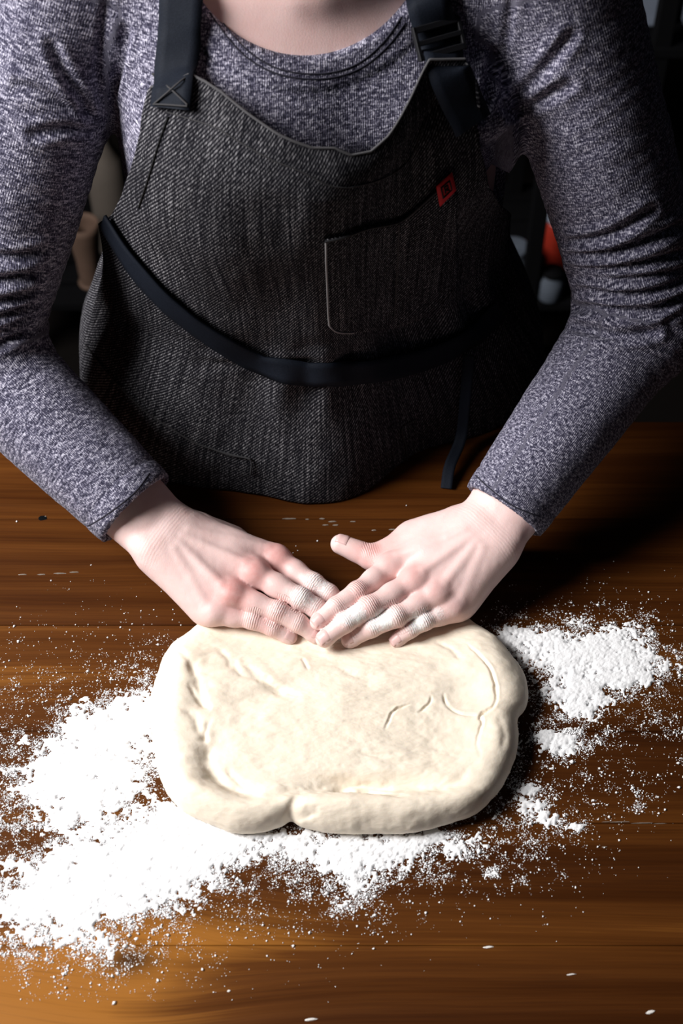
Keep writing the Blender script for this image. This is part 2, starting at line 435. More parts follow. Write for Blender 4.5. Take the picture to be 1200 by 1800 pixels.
for (px, py, L, W) in ((508, 912, .010, .0012), (540, 913, .003, .001), (566, 912, .004, .0013), (584, 917, .005, .001), (590, 923, .004, .001), (572, 923, .004, .0009), (620, 917, .004, .0007), (657, 932, .003, .001), (690, 931, .005, .001),
                       (40, 1010, .005, .0008), (73, 1010, .005, .0008), (105, 1008, .008, .0009), (130, 1006, .006, .0009), (1065, 1445, .006, .0005), (1090, 1445, .012, .0006), (1130, 1447, .012, .0006), (1160, 1448, .008, .0005), (1062, 1489, .003, .0007)):
    chip(px, py, L, W, 0.02, M_GLINT, 'crack_and_glint')
chip(74, 911, .006, .0045, 0.1, M_HOLE, 'nail_hole')
chip(80, 908, .0012, .0009, 0.1, M_GLINT, 'crack_and_glint')  # not a crack: highlight of the nail hole, painted as a pale fleck

# ------------------------------------------------------------------ dough
DO = [(359, 1086, .016), (325, 1109, .016), (300, 1128, .016), (282, 1159, .016), (269, 1202, .015), (263, 1239, .014), (266, 1282, .013), (272, 1331, .012), (288, 1381, .011), (312, 1416, .010),
      (343, 1436, .009), (380, 1452, .009), (411, 1463, .009), (454, 1462, .009), (491, 1452, .009), (510, 1443, .009), (532, 1454, .009), (590, 1464, .009), (652, 1464, .009), (713, 1463, .009), (744, 1458, .009), (793, 1446, .009),
      (837, 1430, .009), (874, 1393, .010), (898, 1350, .011), (910, 1307, .012), (911, 1262, .013), (924, 1242, .013), (929, 1214, .014), (920, 1177, .015), (898, 1146, .016), (874, 1115, .016), (837, 1091, .016),
      (800, 1072, .014), (700, 1062, .010), (600, 1058, .009), (500, 1062, .010), (420, 1072, .014)]
dpts = np.array([PZ(x, y, z) for x, y, z in DO])[:, :2]
DC = PZ(595, 1265, 0)[:2]
cur = catmull(dpts, 12, True)
ang = np.arctan2(cur[:, 1]-DC[1], cur[:, 0]-DC[0]); rad = np.hypot(cur[:, 0]-DC[0], cur[:, 1]-DC[1])
o_ = np.argsort(ang); ang, rad = ang[o_], rad[o_]
NT_ = 560
th = np.linspace(-math.pi, math.pi, NT_, endpoint=False)
RR = np.interp(th, np.concatenate([ang-2*math.pi, ang, ang+2*math.pi]), np.tile(rad, 3))
def crop3(pts): return [(220 + x*0.6167, 1060 + y*0.6167) for x, y in pts]
def pl_dist(X, Y, poly):
    """unsigned and signed distance to a polyline on the dough top"""
    best = np.full(X.shape, 9.0); sg = np.zeros(X.shape); al = np.zeros(X.shape)
    n = len(poly) - 1
    for i in range(n):
        a, b = poly[i], poly[i+1]; e = b - a; L = e @ e
        t = np.clip(((X-a[0])*e[0] + (Y-a[1])*e[1]) / L, 0, 1)
        dx, dy = X - a[0] - t*e[0], Y - a[1] - t*e[1]; d = np.hypot(dx, dy)
        s_ = np.sign(e[0]*(Y-a[1]) - e[1]*(X-a[0]))
        m_ = d < best; best = np.where(m_, d, best); sg = np.where(m_, s_, sg); al = np.where(m_, (i+t)/n, al)
    return best, sg, al
def dough_top(X, Y):
    de = np.zeros(X.shape)
    H = np.full(X.shape, 0.021)
    def g(px, py, rx, ry, A, rot=0.0):
        c = PZ(px, py, 0.022); x = X-c[0]; y = Y-c[1]
        xr = x*math.cos(rot)+y*math.sin(rot); yr = -x*math.sin(rot)+y*math.cos(rot)
        return A*np.exp(-(xr/rx)**2 - (yr/ry)**2)
    # thick front and side rims, thin middle
    H += g(600, 1425, 0.20, 0.020, 0.010) + g(310, 1290, 0.034, 0.075, 0.007) + g(885, 1290, 0.026, 0.07, 0.009) + g(850, 1400, 0.04, 0.03, 0.006) + g(330, 1400, 0.04, 0.03, 0.006)
    H += g(590, 1280, 0.10, 0.05, 0.003) - g(590, 1110, 0.15, 0.03, 0.006) + g(860, 1150, 0.03, 0.03, 0.005) + g(330, 1150, 0.02, 0.03, 0.004)
    H -= g(415, 1382, 0.030, 0.012, 0.008, -0.45) + g(670, 1378, 0.065, 0.008, 0.010, -0.05) + g(372, 1330, 0.012, 0.025, 0.0035) + g(350, 1215, 0.010, 0.028, 0.003) + g(480, 1215, 0.03, 0.010, 0.004, 0.4)
    H -= g(830, 1220, 0.022, 0.018, 0.004) + g(760, 1300, 0.03, 0.02, 0.002)
    # folds: (pixel polyline, depth, width, lip)
    folds = [([(195, 150), (200, 210), (225, 290), (250, 300)], .0020, .0035, .5), ([(240, 400), (235, 460), (290, 520), (390, 548)], .0032, .005, .6),
             ([(400, 548), (520, 532), (640, 520), (760, 545), (830, 552)], .0042, .005, .6), ([(560, 505), (640, 498), (730, 515), (770, 530)], .0018, .003, .5),
             ([(970, 112), (1010, 160), (1042, 205), (1055, 260), (1050, 300), (1012, 330), (1015, 350), (1002, 400), (1012, 452)], .0028, .0012, .6),
             ([(908, 250), (915, 285), (950, 315), (1010, 325), (1050, 300)], .0018, .0011, .5), ([(738, 368), (755, 325), (775, 303), (815, 285)], .0018, .0011, .6),
             ([(832, 315), (866, 285), (872, 262)], .0015, .0011, .5), ([(330, 150), (370, 200), (430, 240), (480, 270)], .0022, .004, .6), ([(300, 140), (330, 200), (420, 215)], .0014, .003, .5),
             ([(150, 300), (200, 330), (215, 380), (240, 400)], .0018, .0035, .5), ([(470, 612), (500, 606), (555, 600)], .0040, .003, .4), ([(700, 440), (780, 455), (850, 450)], .0010, .003, .5),
             ([(500, 150), (512, 165), (520, 190)], .0012, .0015, .6), ([(600, 180), (660, 205), (740, 200)], .0010, .003, .6), ([(860, 540), (930, 520), (980, 480)], .0014, .004, .5),
             ([(140, 130), (180, 165), (190, 205)], .0016, .0025, .4), ([(245, 330), (228, 370), (232, 400)], .0014, .0022, .4), ([(285, 470), (320, 505), (365, 530)], .0018, .0025, .4), ([(180, 230), (205, 275), (245, 305)], .0016, .0022, .4),
             ([(255, 120), (290, 150), (300, 190)], .0014, .0022, .4), ([(380, 200), (430, 232), (500, 262)], .0016, .0022, .4), ([(560, 535), (620, 528), (700, 530), (770, 548)], .0022, .0022, .4), ([(600, 512), (680, 505), (750, 522)], .0014, .002, .4),
             ([(1060, 330), (1078, 380), (1070, 430)], .0014, .003, .4), ([(640, 420), (720, 436), (800, 430)], .0010, .0022, .4), ([(520, 330), (600, 345), (680, 340)], .0007, .0025, .4), ([(880, 100), (930, 130), (960, 170)], .0012, .0025, .4)]
    for poly, A, wd, lip in folds:
        pts = np.array([PZ(x, y, 0.022)[:2] for x, y in crop3(poly)])
        pts = catmull(pts, 5)
        d, sg, al = pl_dist(X + 0.0012*(vnoise(X*260, Y*260)-.5), Y + 0.0012*(vnoise(X*260+9, Y*260+4)-.5), pts)
        fade = np.clip(np.minimum(al, 1-al)*5, 0.0, 1.0)*(.45 + .9*vnoise(X*90, Y*90, A*9e3))
        H += fade * (-A*np.exp(-(d/wd)**2) + lip*A*0.3*np.exp(-((d*sg - 1.6*wd)/(1.3*wd))**2))
    # stretched skin and lumps
    H += 0.0050*(fbm(X*24, Y*36, 1.5, 3)-.5) + 0.0020*(fbm(X*34 + 3*vnoise(X*20, Y*20), Y*120, 4.0, 3)-.5) + 0.0007*(fbm(X*160, Y*330, 8.0, 3)-.5)
    return H
rows = []
ts = np.concatenate([np.linspace(0.02, 0.86, 170), 0.86 + 0.14*np.sin(np.linspace(0, math.pi/2, 46))[1:]])
re = 0.026; ZB = 0.0095
edge_wob = 0.0012*(fbm(np.cos(th)*9, np.sin(th)*9, 2, 3)-.5)
Rw = RR + edge_wob
for t in ts:
    X = DC[0] + np.cos(th)*Rw*t; Y = DC[1] + np.sin(th)*Rw*t
    d = np.clip((1-t)*Rw / re, 0, 1)
    f = (1 - (1-d)**2.2)**(1/2.2)
    H = dough_top(X, Y)
    rows.append(np.stack([X, Y, T + ZB + (H-ZB)*f], 1))
for a in np.linspace(0, math.pi/2, 9)[1:]:
    R2 = Rw - 0.009*(1-math.cos(a))
    rows.append(np.stack([DC[0]+np.cos(th)*R2, DC[1]+np.sin(th)*R2, np.full(NT_, T + ZB*(1-math.sin(a)) + 0.0003)], 1))
DV = np.concatenate(rows + [np.array([[DC[0], DC[1], rows[0][:, 2].mean()], [DC[0], DC[1], T+0.0003]])])
nr = len(rows); k = np.arange(NT_); k2 = (k+1) % NT_
DF = np.concatenate([np.stack([i*NT_+k, (i+1)*NT_+k, (i+1)*NT_+k2, i*NT_+k2], 1) for i in range(nr-1)])
# small dimples on the front face
nn = vnormals(DV, DF)
rim = np.clip(1.2 - nn[:, 2], 0, 1)
DV += nn * (rim * 0.0016*(fbm(DV[:, 0]*130, DV[:, 1]*130, DV[:, 2]*130, 3)-.5))[:, None]
dme = mesh_np('bread_dough', DV, DF)
bm = bmesh.new(); bm.from_mesh(dme); bm.verts.ensure_lookup_table()
for i in range(NT_):
    bm.faces.new((bm.verts[nr*NT_], bm.verts[i], bm.verts[(i+1) % NT_])).smooth = True
    bm.faces.new((bm.verts[nr*NT_+1], bm.verts[(nr-1)*NT_+(i+1) % NT_], bm.verts[(nr-1)*NT_+i])).smooth = True
bm.to_mesh(dme); bm.free()
dough = link('bread_dough', dme, M_DOUGH)
tag(dough, 'cream slab of soft bread dough flattened on the floured table', 'dough')

# ------------------------------------------------------------------ flour
FL = [  # pixel centre, radii, weight
    (165, 1345, 105, 75, 1.5), (200, 1270, 70, 40, .95), (125, 1390, 62, 40, 1.0), (255, 1515, 135, 62, 1.55), (330, 1470, 75, 42, 1.2), (180, 1555, 120, 55, 1.1), (310, 1432, 36, 22, .8), (90, 1590, 80, 34, .62),
    (60, 1640, 90, 40, .55), (30, 1570, 60, 40, .6), (170, 1660, 60, 30, .62), (420, 1485, 70, 30, .75), (500, 1475, 60, 22, .75), (580, 1495, 60, 34, .75), (650, 1503, 80, 44, 1.15), (720, 1480, 55, 22, .85), (620, 1560, 45, 40, .5), (600, 1600, 18, 12, .6),
    (252, 1215, 22, 40, .55), (240, 1250, 40, 26, .9), (40, 1395, 50, 24, .40), (60, 1440, 60, 22, .22), (10, 1350, 30, 16, .5), (190, 1430, 70, 22, .12), (20, 1520, 25, 14, .6),
    (920, 1128, 62, 28, 1.1), (985, 1155, 80, 32, 1.2), (1070, 1155, 60, 28, .9), (1125, 1168, 58, 34, 1.0), (1100, 1110, 45, 20, .7), (1005, 1090, 22, 14, .75), (1060, 1190, 60, 26, .8), (1005, 1215, 55, 22, 1.1), (1020, 1245, 40, 26, 1.1), (975, 1290, 40, 16, 1.0), (985, 1312, 38, 16, 1.2),
    (960, 1350, 18, 10, .6), (935, 1410, 34, 24, 1.2), (925, 1378, 30, 10, .6), (975, 1440, 26, 14, .9), (1020, 1456, 16, 10, 1.1), (805, 1500, 18, 12, 1.1), (868, 1540, 14, 9, 1.3), (850, 1475, 30, 26, .42), (925, 1548, 9, 7, .6), (760, 1470, 60, 16, .7), (775, 1530, 26, 8, .45),
    (1030, 1375, 24, 10, .4), (1125, 1420, 10, 7, .5), (1118, 1392, 8, 8, .5), (1195, 1330, 8, 10, .5), (1160, 1270, 16, 8, .42), (905, 1330, 14, 40, .45), (885, 1440, 20, 10, .4)]
FLW = [(150, 1450, 230, 190, .30), (100, 1620, 150, 80, .24), (1060, 1160, 120, 70, .30), (1020, 1290, 90, 70, .16), (620, 1540, 120, 70, .22), (290, 1190, 60, 50, .16), (900, 1470, 120, 70, .18), (420, 1520, 120, 60, .24), (1120, 1400, 60, 40, .08), (1170, 1270, 60, 40, .10)]
GX = np.arange(-0.42, 0.40, 0.00085); GY = np.arange(-0.475, -0.01, 0.00085)
gx, gy = np.meshgrid(GX, GY, indexing='ij')
def to_px(x, y, z=0.0):
    rx, ry, rz = x - CAM[0], y - CAM[1], T + z - CAM[2]
    dep = ry*FWD[1] + rz*FWD[2]; up = ry*UPV[1] + rz*UPV[2]
    return 600 + FPX*rx/dep, 900 - FPX*up/dep
upx, upy = to_px(gx, gy)
wx = upx + 30*(fbm(gx*40, gy*40, 3.3, 3)-.5); wy = upy + 30*(fbm(gx*40+8, gy*40+5, 1.3, 3)-.5)
dens = np.zeros(gx.shape); wide = np.zeros(gx.shape)
for (cx_, cy_, rx_, ry_, a_) in FL:
    q = ((wx-cx_)/rx_)**2 + ((wy-cy_)/ry_)**2
    dens = dens + a_*np.exp(-q*0.9)
for (cx_, cy_, rx_, ry_, a_) in FLW: wide = wide + a_*np.exp(-((upx-cx_)/rx_)**2 - ((upy-cy_)/ry_)**2)
n1 = .5 + 1.35*(fbm(gx*110, gy*130, 5.5, 4, 0.66)-.5); n2 = vnoise(gx*420, gy*420, 2.2); n3 = vnoise(gx*900, gy*900, 7.7)
n4 = fbm(gx*45, gy*60, 9.1, 3)
ds = 1 - np.exp(-dens*1.02)
val = ds*1.28 + wide*0.25 - 0.20 - 1.0*n1 - 0.25*(n4-.5) - 0.42*(n2-.5) - .12*(n3-.5)
inside = np.hypot(gx-DC[0], gy-DC[1]) < np.interp(np.arctan2(gy-DC[1], gx-DC[0]), th, RR, period=2*math.pi) - 0.012
val[inside] = -1
hgt = np.where(val > 0, 0.0003 + 0.0040*(1-np.exp(-val*1.2)), 0) + np.where(val > 0, 0.0014*(n2-.4)*np.clip(val*3, 0, 1) + 0.0008*(n3-.5) + 0.003*np.clip(val, 0, 1)*(n1-.4), 0)
hgt = np.where(val > 0, np.maximum(hgt, 0.0003), -0.0006)
on = val > 0
cell = on[:-1, :-1] | on[1:, :-1] | on[:-1, 1:] | on[1:, 1:]
ci, cj = np.nonzero(cell)
ny_ = gx.shape[1]
fq = np.stack([ci*ny_+cj, (ci+1)*ny_+cj, (ci+1)*ny_+cj+1, ci*ny_+cj+1], 1)
used, inv = np.unique(fq, return_inverse=True)
FVt = np.stack([gx.ravel()[used], gy.ravel()[used], T + hgt.ravel()[used]], 1)
FFc = inv.reshape(-1, 4)
# loose grains and crumbs: small octahedra
pg = np.clip(ds*0.7 + wide*1.0, 0, 1.2)*(0.04 + 3.0*np.clip(vnoise(gx*150, gy*150, 4.4)*n1-.16, 0, 1)); pg[inside] = 0; pg *= ~on
ii = rng.choice(pg.size, 42000, p=(pg/pg.sum()).ravel())
GXs = gx.ravel()[ii] + rng.normal(0, .0006, ii.size); GYs = gy.ravel()[ii] + rng.normal(0, .0006, ii.size)
gr = np.clip(rng.lognormal(math.log(0.00034), 0.55, ii.size), .00018, .0022)
extra = [(520, 960), (515, 972), (523, 968), (558, 951), (337, 1126), (318, 1099), (160, 1115), (90, 1021), (130, 1128), (212, 1103), (790, 894), (714, 889), (1180, 1245), (1120, 1310), (970, 1516), (1062, 1490)]
for (x, y) in extra:
    p = PZ(x, y, 0); GXs = np.append(GXs, p[0]); GYs = np.append(GYs, p[1]); gr = np.append(gr, rng.uniform(.0006, .0014))
octv = np.array([(1, 0, 0), (0, 1, 0), (-1, 0, 0), (0, -1, 0), (0, 0, 1), (0, 0, -.4)], float)
octf = np.array([(0, 1, 4), (1, 2, 4), (2, 3, 4), (3, 0, 4), (1, 0, 5), (2, 1, 5), (3, 2, 5), (0, 3, 5)])
ngr = len(GXs); ra = rng.uniform(0, 6.28, ngr)
sc3 = gr[:, None]*rng.uniform(.7, 1.3, (ngr, 3))
ov = octv[None]*sc3[:, None, :]
ov = np.stack([ov[..., 0]*np.cos(ra)[:, None]-ov[..., 1]*np.sin(ra)[:, None], ov[..., 0]*np.sin(ra)[:, None]+ov[..., 1]*np.cos(ra)[:, None], ov[..., 2]*.9], -1)
ov = ov + np.stack([GXs, GYs, T + gr*.25], -1)[:, None, :]
def flour_object(name, side, label):
    fc = FVt[FFc].mean(1); keep = (fc[:, 0] < 0.06) if side < 0 else (fc[:, 0] >= 0.06)
    f1 = FFc[keep]; u, iv = np.unique(f1, return_inverse=True); v1 = FVt[u]; f1 = iv.reshape(-1, 4)
    f1 = np.concatenate([f1[:, [0, 1, 2]], f1[:, [0, 2, 3]]])
    gk = (GXs < 0.06) if side < 0 else (GXs >= 0.06)
    v2 = ov[gk].reshape(-1, 3); f2 = (octf[None] + 6*np.arange(gk.sum())[:, None, None]).reshape(-1, 3)
    o = link(name, mesh_np(name, np.concatenate([v1, v2]), np.concatenate([f1, f2 + len(v1)])), M_FLOUR)
    tag(o, label, 'flour', kind='stuff')
flour_object('flour', -1, 'thick white flour strewn left of the dough and in front of it')
flour_object('flour', 1, 'thinner white flour strewn to the right of the dough')
# ------------------------------------------------------------------ person
person = thing('person', 'person in a grey heather sweater and charcoal denim apron pressing dough with both hands', 'person', (-0.02, 0.24, 0))
CX = -0.022
PROF = np.array([  # z, y centre, half width, half depth of the torso (skin)
    (0.70, .255, .165, .115), (0.80, .250, .172, .118), (0.90, .245, .178, .122), (0.96, .218, .174, .128), (1.02, .195, .164, .122), (1.08, .182, .164, .113), (1.15, .170, .162, .110),
    (1.22, .160, .160, .110), (1.28, .152, .156, .105), (1.33, .155, .152, .085), (1.365, .160, .140, .066), (1.40, .165, .10, .052), (1.44, .16, .045, .04)])
YAW = 0.27; CY, SY = math.cos(YAW), math.sin(YAW)               # the chest is turned a little to the photo's right
def yawp(x, y, z, y0=.165): dx, dy = x, y - y0; return V(CX + dx*CY - dy*SY, y0 + dx*SY + dy*CY, z)
def torso_sdf(X, Y, Z, grow=0.0, prof=PROF):
    z = Z.ravel()
    yc, a, b = (np.interp(z, prof[:, 0], prof[:, i]).reshape(Z.shape).astype(np.float32) for i in (1, 2, 3))
    a = a + grow; b = b + grow
    dx, dy = X - CX, Y - yc
    u = (dx*CY + dy*SY) / a; v = (dy*CY - dx*SY) / b
    q = (np.abs(u)**2.4 + np.abs(v)**2.4)**(1/2.4)
    d = (q - 1) * np.minimum(a, b) * 0.9
    top = Z - (prof[-1, 0]); bot = prof[0, 0] - Z
    return np.maximum(np.maximum(d, top), bot)
def add_torso(F, grow, k=0.0, prof=PROF, zlo=0.7, zhi=1.44, smooth=True):
    sl, X, Y, Z = F.box((CX-0.36, -0.12, zlo), (CX+0.36, 0.48, zhi))
    d = torso_sdf(X, Y, Z, grow, prof); d = np.maximum(np.maximum(d, Z - zhi + 4*F.h), zlo + 4*F.h - Z)
    F.merge(sl, d.astype(np.float32), k)
# joints of the arms
ARM = {
 'R': dict(S=V(-.203, .150, 1.362), E=V(-.330, .060, 1.050), Wp=PZ(296, 950, .056), hem=PZ(226, 906, .072), r=(.060, .056, .054, .0395), fr=.036),
 'L': dict(S=V(.160, .150, 1.366), E=V(.272, .085, 1.072), Wp=PZ(852, 944, .056), hem=PZ(886, 896, .078), r=(.060, .057, .054, .0375), fr=.036)}
# put the hem on the line elbow - wrist
for A in ARM.values():
    d = A['Wp'] - A['E']; t = ((A['hem'] - A['E']) @ d) / (d @ d); A['hem'] = A['E'] + t * d; A['dir'] = unit(d)

# ---- hands
def px(p, z): return PZ(p[0], p[1], z)
HAND = {
 'R': dict(wrist=(296, 950, .056), mcp=[(486, 975, .044), (446, 1000, .051), (405, 1038, .047), (376, 1068, .036)],
           pip=[(550, 1026, .036), (528, 1052, .040), (488, 1075, .036), (444, 1090, .029)],
           tip=[(612, 1072, .022), (592, 1098, .020), (566, 1124, .017), (520, 1125, .016)],
           thumb=[(345, 940, .040), (405, 958, .022), (462, 985, .014), (508, 1015, .012)], side=1,
           flour=[(0, 1.2, .013, 1.0), (0, 1.6, .013, 1.0), (1, 1.15, .013, 1.1), (1, 1.5, .012, .9), (2, 1.0, .010, .8), (2, 1.35, .010, .6), (3, .95, .010, .55), (3, 1.9, .007, .35)],
           red=[(0, 0, .016, 1.0), (1, 0, .016, 1.0), (2, .05, .018, 1.0), (3, .9, .01, .35), (2, 1, .008, .6), (3, 1.6, .012, .4)]),
 'L': dict(wrist=(852, 944, .056), mcp=[(685, 990, .044), (729, 1015, .050), (768, 1037, .046), (796, 1062, .036)],
           pip=[(628, 1041, .042), (650, 1067, .042), (697, 1084, .037), (746, 1092, .030)],
           tip=[(548, 1101, .032), (558, 1131, .027), (602, 1131, .017), (687, 1132, .016)],
           thumb=[(800, 930, .046), (728, 948, .034), (654, 980, .027), (582, 950, .034)], side=-1,
           flour=[(0, .95, .009, .45), (0, 1.5, .008, .45), (1, 1.0, .009, .7), (1, 1.6, .012, 1.3), (1, 1.9, .010, 1.2), (2, 1.05, .010, .9), (2, 1.5, .012, 1.3), (2, 1.85, .010, 1.2), (3, .55, .011, .8), (3, 1.0, .013, 1.0), (3, 1.5, .012, 1.2)],
           red=[(0, 0, .014, .45), (1, 0, .016, .55), (2, 0, .016, .5), (3, 0, .014, .4), (4, 2, .016, .8), (4, 1.5, .012, .7), (1, 1, .009, .4), (0, 1.0, .009, .4)])}
FR = [(.0100, .0092, .0086, .0068), (.0104, .0095, .0088, .0070), (.0100, .0090, .0084, .0067), (.0090, .0080, .0074, .0060)]
hand_parts = []; nails = []
for key, H in HAND.items():
    A = ARM[key]
    Wp = PZ(*H['wrist']); mcp = [PZ(*q) for q in H['mcp']]; pip = [PZ(*q) for q in H['pip']]; tipx = [PZ(*q) for q in H['tip']]; thb = [PZ(*q) for q in H['thumb']]
    mcp = [m_ - V(0, 0, .006) for m_ in mcp]
    lat = unit(mcp[0] - mcp[3]); fwd = unit((mcp[1] + mcp[2]) / 2 - Wp); nd = unit(np.cross(lat, fwd)); nd = nd if nd[2] > 0 else -nd
    lat = unit(np.cross(fwd, nd)) * (1 if np.cross(fwd, nd) @ lat > 0 else -1)
    chains = []
    for i in range(4):
        d = unit(tipx[i] - pip[i]); tip = tipx[i] - d * FR[i][3]
        dip = pip[i] + (tip - pip[i]) * 0.54 + V(0, 0, 0.0022)
        chains.append([mcp[i], pip[i], dip, tip])
    dt = unit(thb[3] - thb[2]); chains_t = [thb[0], thb[1], thb[2], thb[3] - dt * .0090]
    allp = np.array([Wp] + mcp + pip + tipx + thb + [A['hem']])
    F = Field(allp.min(0) - .045, allp.max(0) + .045, 0.00115)
    # forearm and wrist: two bones side by side give the flattened section
    f0 = A['hem'] - A['dir'] * .035; flat = unit(lat - A['dir'] * (lat @ A['dir']))
    F.cone(f0 + flat*.010, Wp + lat*.0125 - nd*.002, .027, .0185, 0)
    F.cone(f0 - flat*.010, Wp - lat*.0125 - nd*.002, .027, .0180, .018)
    F.cone(Wp - lat*.021 + nd*.010 - fwd*.012, Wp - lat*.021 + nd*.010 - fwd*.010, .0065, .0065, .012)   # ulna head
    for i in range(4):
        off = (1.25 - i*0.85) * .0125
        c0 = Wp + lat*off*1.0 + nd*.001
        F.cone(c0, mcp[i] - nd*.001, .0150, .0112 if i < 3 else .0104, .014)
        F.cone(c0 - nd*.006, mcp[i] - nd*.007 - fwd*.008, .0140, .0095, .012)
    F.cone(Wp - lat*.014 - nd*.008 + fwd*.012, mcp[3] - nd*.008 - fwd*.012, .0135, .0110, .014)
    F.cone(thb[0], thb[1], .0155, .0125, .016)
    F.cone((Wp + thb[0])/2, thb[1], .015, .0115, .014)
    F.cone((thb[1]*.6 + thb[0]*.4), mcp[0]*.6 + Wp*.4, .010, .010, .014)
    palm = F.D.copy()
    res = None
    for i, (P0, P1, P2, P3) in enumerate(chains):
        r = FR[i]; F.D[:] = 1.0
        F.cone(P0, P1, r[0], r[1]*.94, 0); F.cone(P1, P2, r[1], r[2]*.97, .004); F.cone(P2, P3, r[2], r[3], .003)
        mid = (P0 + P1)/2; F.cone(mid - nd*.002, mid - nd*.002, r[0]*.97, r[0]*.97, .006)
        F.cone(P1 + nd*.0014, P1 + nd*.0014, r[1]*.90, r[1]*.90, .003)
        F.cone(P3 - nd*.0010 - unit(P3-P2)*.003, P3 - nd*.001, r[3]*1.02, r[3]*.98, .003)
        fd = F.D
        h = np.clip(.5 + .5*(palm - fd)/.009, 0, 1); m_ = palm*(1-h) + fd*h - .009*h*(1-h)
        res = m_ if res is None else np.minimum(res, m_)
    F.D[:] = 1.0
    F.cone(chains_t[0], chains_t[1], .0150, .0122, 0); F.cone(chains_t[1], chains_t[2], .0122, .0112, .005); F.cone(chains_t[2], chains_t[3], .0114, .0090, .004)
    F.cone(chains_t[2] + V(0, 0, .001), chains_t[2] + V(0, 0, .001), .0106, .0106, .003)
    h = np.clip(.5 + .5*(palm - F.D)/.014, 0, 1); m_ = palm*(1-h) + F.D*h - .014*h*(1-h)
    F.D = np.minimum(res, m_).astype(np.float32)
    # knuckles and tendons on the back of the hand
    for i in range(4):
        F.ell(mcp[i] + nd*.0055, (.0085, .0085, .0068), .007)
        F.cone(Wp + lat*(1.0-i*.66)*.011 + nd*.0155 + fwd*.014, mcp[i] + nd*.0098 - fwd*.010, .0016, .0022, .006)
    # trim the arm off inside the sleeve
    sl, X, Y, Z = F.box(F.lo, F.lo + F.n * F.h)
    c = f0; dd = A['dir']
    F.merge(sl, (-( (X-c[0])*dd[0] + (Y-c[1])*dd[1] + (Z-c[2])*dd[2])).astype(np.float32), 0, 'and')
    p, q = F.mesh(); nrm = vnormals(p, q)
    red = np.zeros(len(p)); flo = np.zeros(len(p)); cr = np.zeros(len(p)); cu = np.zeros(len(p))
    def at(fi, s):
        ch = chains[fi] if fi < 4 else chains_t
        i = min(int(s), 2); f = s - i; return ch[i]*(1-f) + ch[i+1]*f
    up = nrm @ nd
    for fi, s, rr, am in H['red']:
        red = np.maximum(red, am*np.exp(-((np.linalg.norm(p - at(fi, s) - nd*.006, axis=1))/rr)**2))
    for fi, s, rr, am in H['flour']:
        flo = np.maximum(flo, am*np.exp(-(np.linalg.norm(p - at(fi, s) - nd*.006, axis=1)/rr)**2) * np.clip(up*2+.4, 0, 1))
    for i, ch in enumerate(chains + [chains_t]):
        ax = unit(ch[2] - ch[0])
        for (c, wd, am) in ((ch[1] if i < 4 else ch[2], .0060, 1.0), (ch[2] if i < 4 else ch[1], .0035, .6)):
            rel = p - c; u_ = rel @ ax; d_ = np.linalg.norm(rel, axis=1)
            m_ = am*np.exp(-(u_/wd)**2)*(d_ < .016)*np.clip(up*1.6, 0, 1)
            cu = np.where(m_ > cr, u_, cu); cr = np.maximum(cr, m_)
    relw = p - Wp; uw = relw @ fwd; m_ = .22*np.exp(-((uw + .002)/.010)**2)*(np.abs(uw) < .03)*np.clip(up*1.5, 0, 1)
    cu = np.where(m_ > cr, uw*.7, cu); cr = np.maximum(cr, m_)
    # broad web of fine lines over the back of the hand
    p = p + nrm * (0.0005*(fbm(p[:, 0]*120, p[:, 1]*120, p[:, 2]*120, 3) - .5) + np.clip(flo, 0, 1)*0.0005*(fbm(p[:, 0]*600, p[:, 1]*600, p[:, 2]*600, 2)-.3))[:, None]
    hand_parts.append((p, q, red, flo, cr, cu))
    # nails
    for i, ch in enumerate(chains + [chains_t]):
        r = FR[i][3] if i < 4 else .0090; d = unit(ch[3] - ch[2]); base = ch[3]
        nl = unit(nd - d*(nd @ d))
        if i == 4: nl = unit(V(0, .35, 1) - d*(V(0, .35, 1) @ d))
        sd = np.cross(d, nl); NU, NV = 9, 9; vv = []
        for a in range(NU):
            for b in range(NV):
                s = a/(NU-1); phi = (b/(NV-1)-.5)*1.75
                rr = r + 0.0004 - 0.0003*s - (.0010*(1-s/.2) if s < .2 else 0)
                tp = (1-abs(2*s-1)**6*.1)
                ru = (1.08 - .16*s)
                lift = 1.0
                pos = base + d*(-.0062 + .0112*s) + rr*ru*(math.cos(phi)*nl + math.sin(phi)*sd*.98)
                if s > .8: pos = pos - nl*.0012*((s-.8)/.2)**2
                vv.append(pos)
        ff = [(a*NV+b, (a+1)*NV+b, (a+1)*NV+b+1, a*NV+b+1) for a in range(NU-1) for b in range(NV-1)]
        nails.append((np.array(vv), np.array(ff)))

# ---- the rest of the body, coarse because clothed; joined with the hands into one mesh
HB = Field((-.50, -.16, .05), (.46, .46, 1.82), 0.005)
add_torso(HB, 0.0)
for s, key in ((-1, 'R'), (1, 'L')):
    A = ARM[key]
    HB.cone(A['S'] + V(.02*(-s), .01, -.01), A['E'], .042, .038, .012); HB.cone(A['E'], A['hem'] - A['dir']*.03, .042, .030, .02)
    hip = V(CX + s*.085, .25, .86); knee = V(CX + s*.09, .235, .47); ank = V(CX + s*.095, .265, .075)
    HB.cone(hip, knee, .088, .058, .03); HB.cone(knee, ank, .056, .036, .02)
NB, HD = V(CX, .160, 1.375), V(CX, .110, 1.600)
HB.cone(NB, V(CX, .130, 1.52), .058, .050, .03)
HB.cone(V(CX-.01, .10, 1.372), V(CX-.085, .135, 1.378), .008, .008, .02); HB.cone(V(CX+.01, .10, 1.372), V(CX+.085, .135, 1.378), .008, .008, .02)
HB.ell(HD + V(0, .025, .055), (.074, .095, .088), .02)                                   # skull
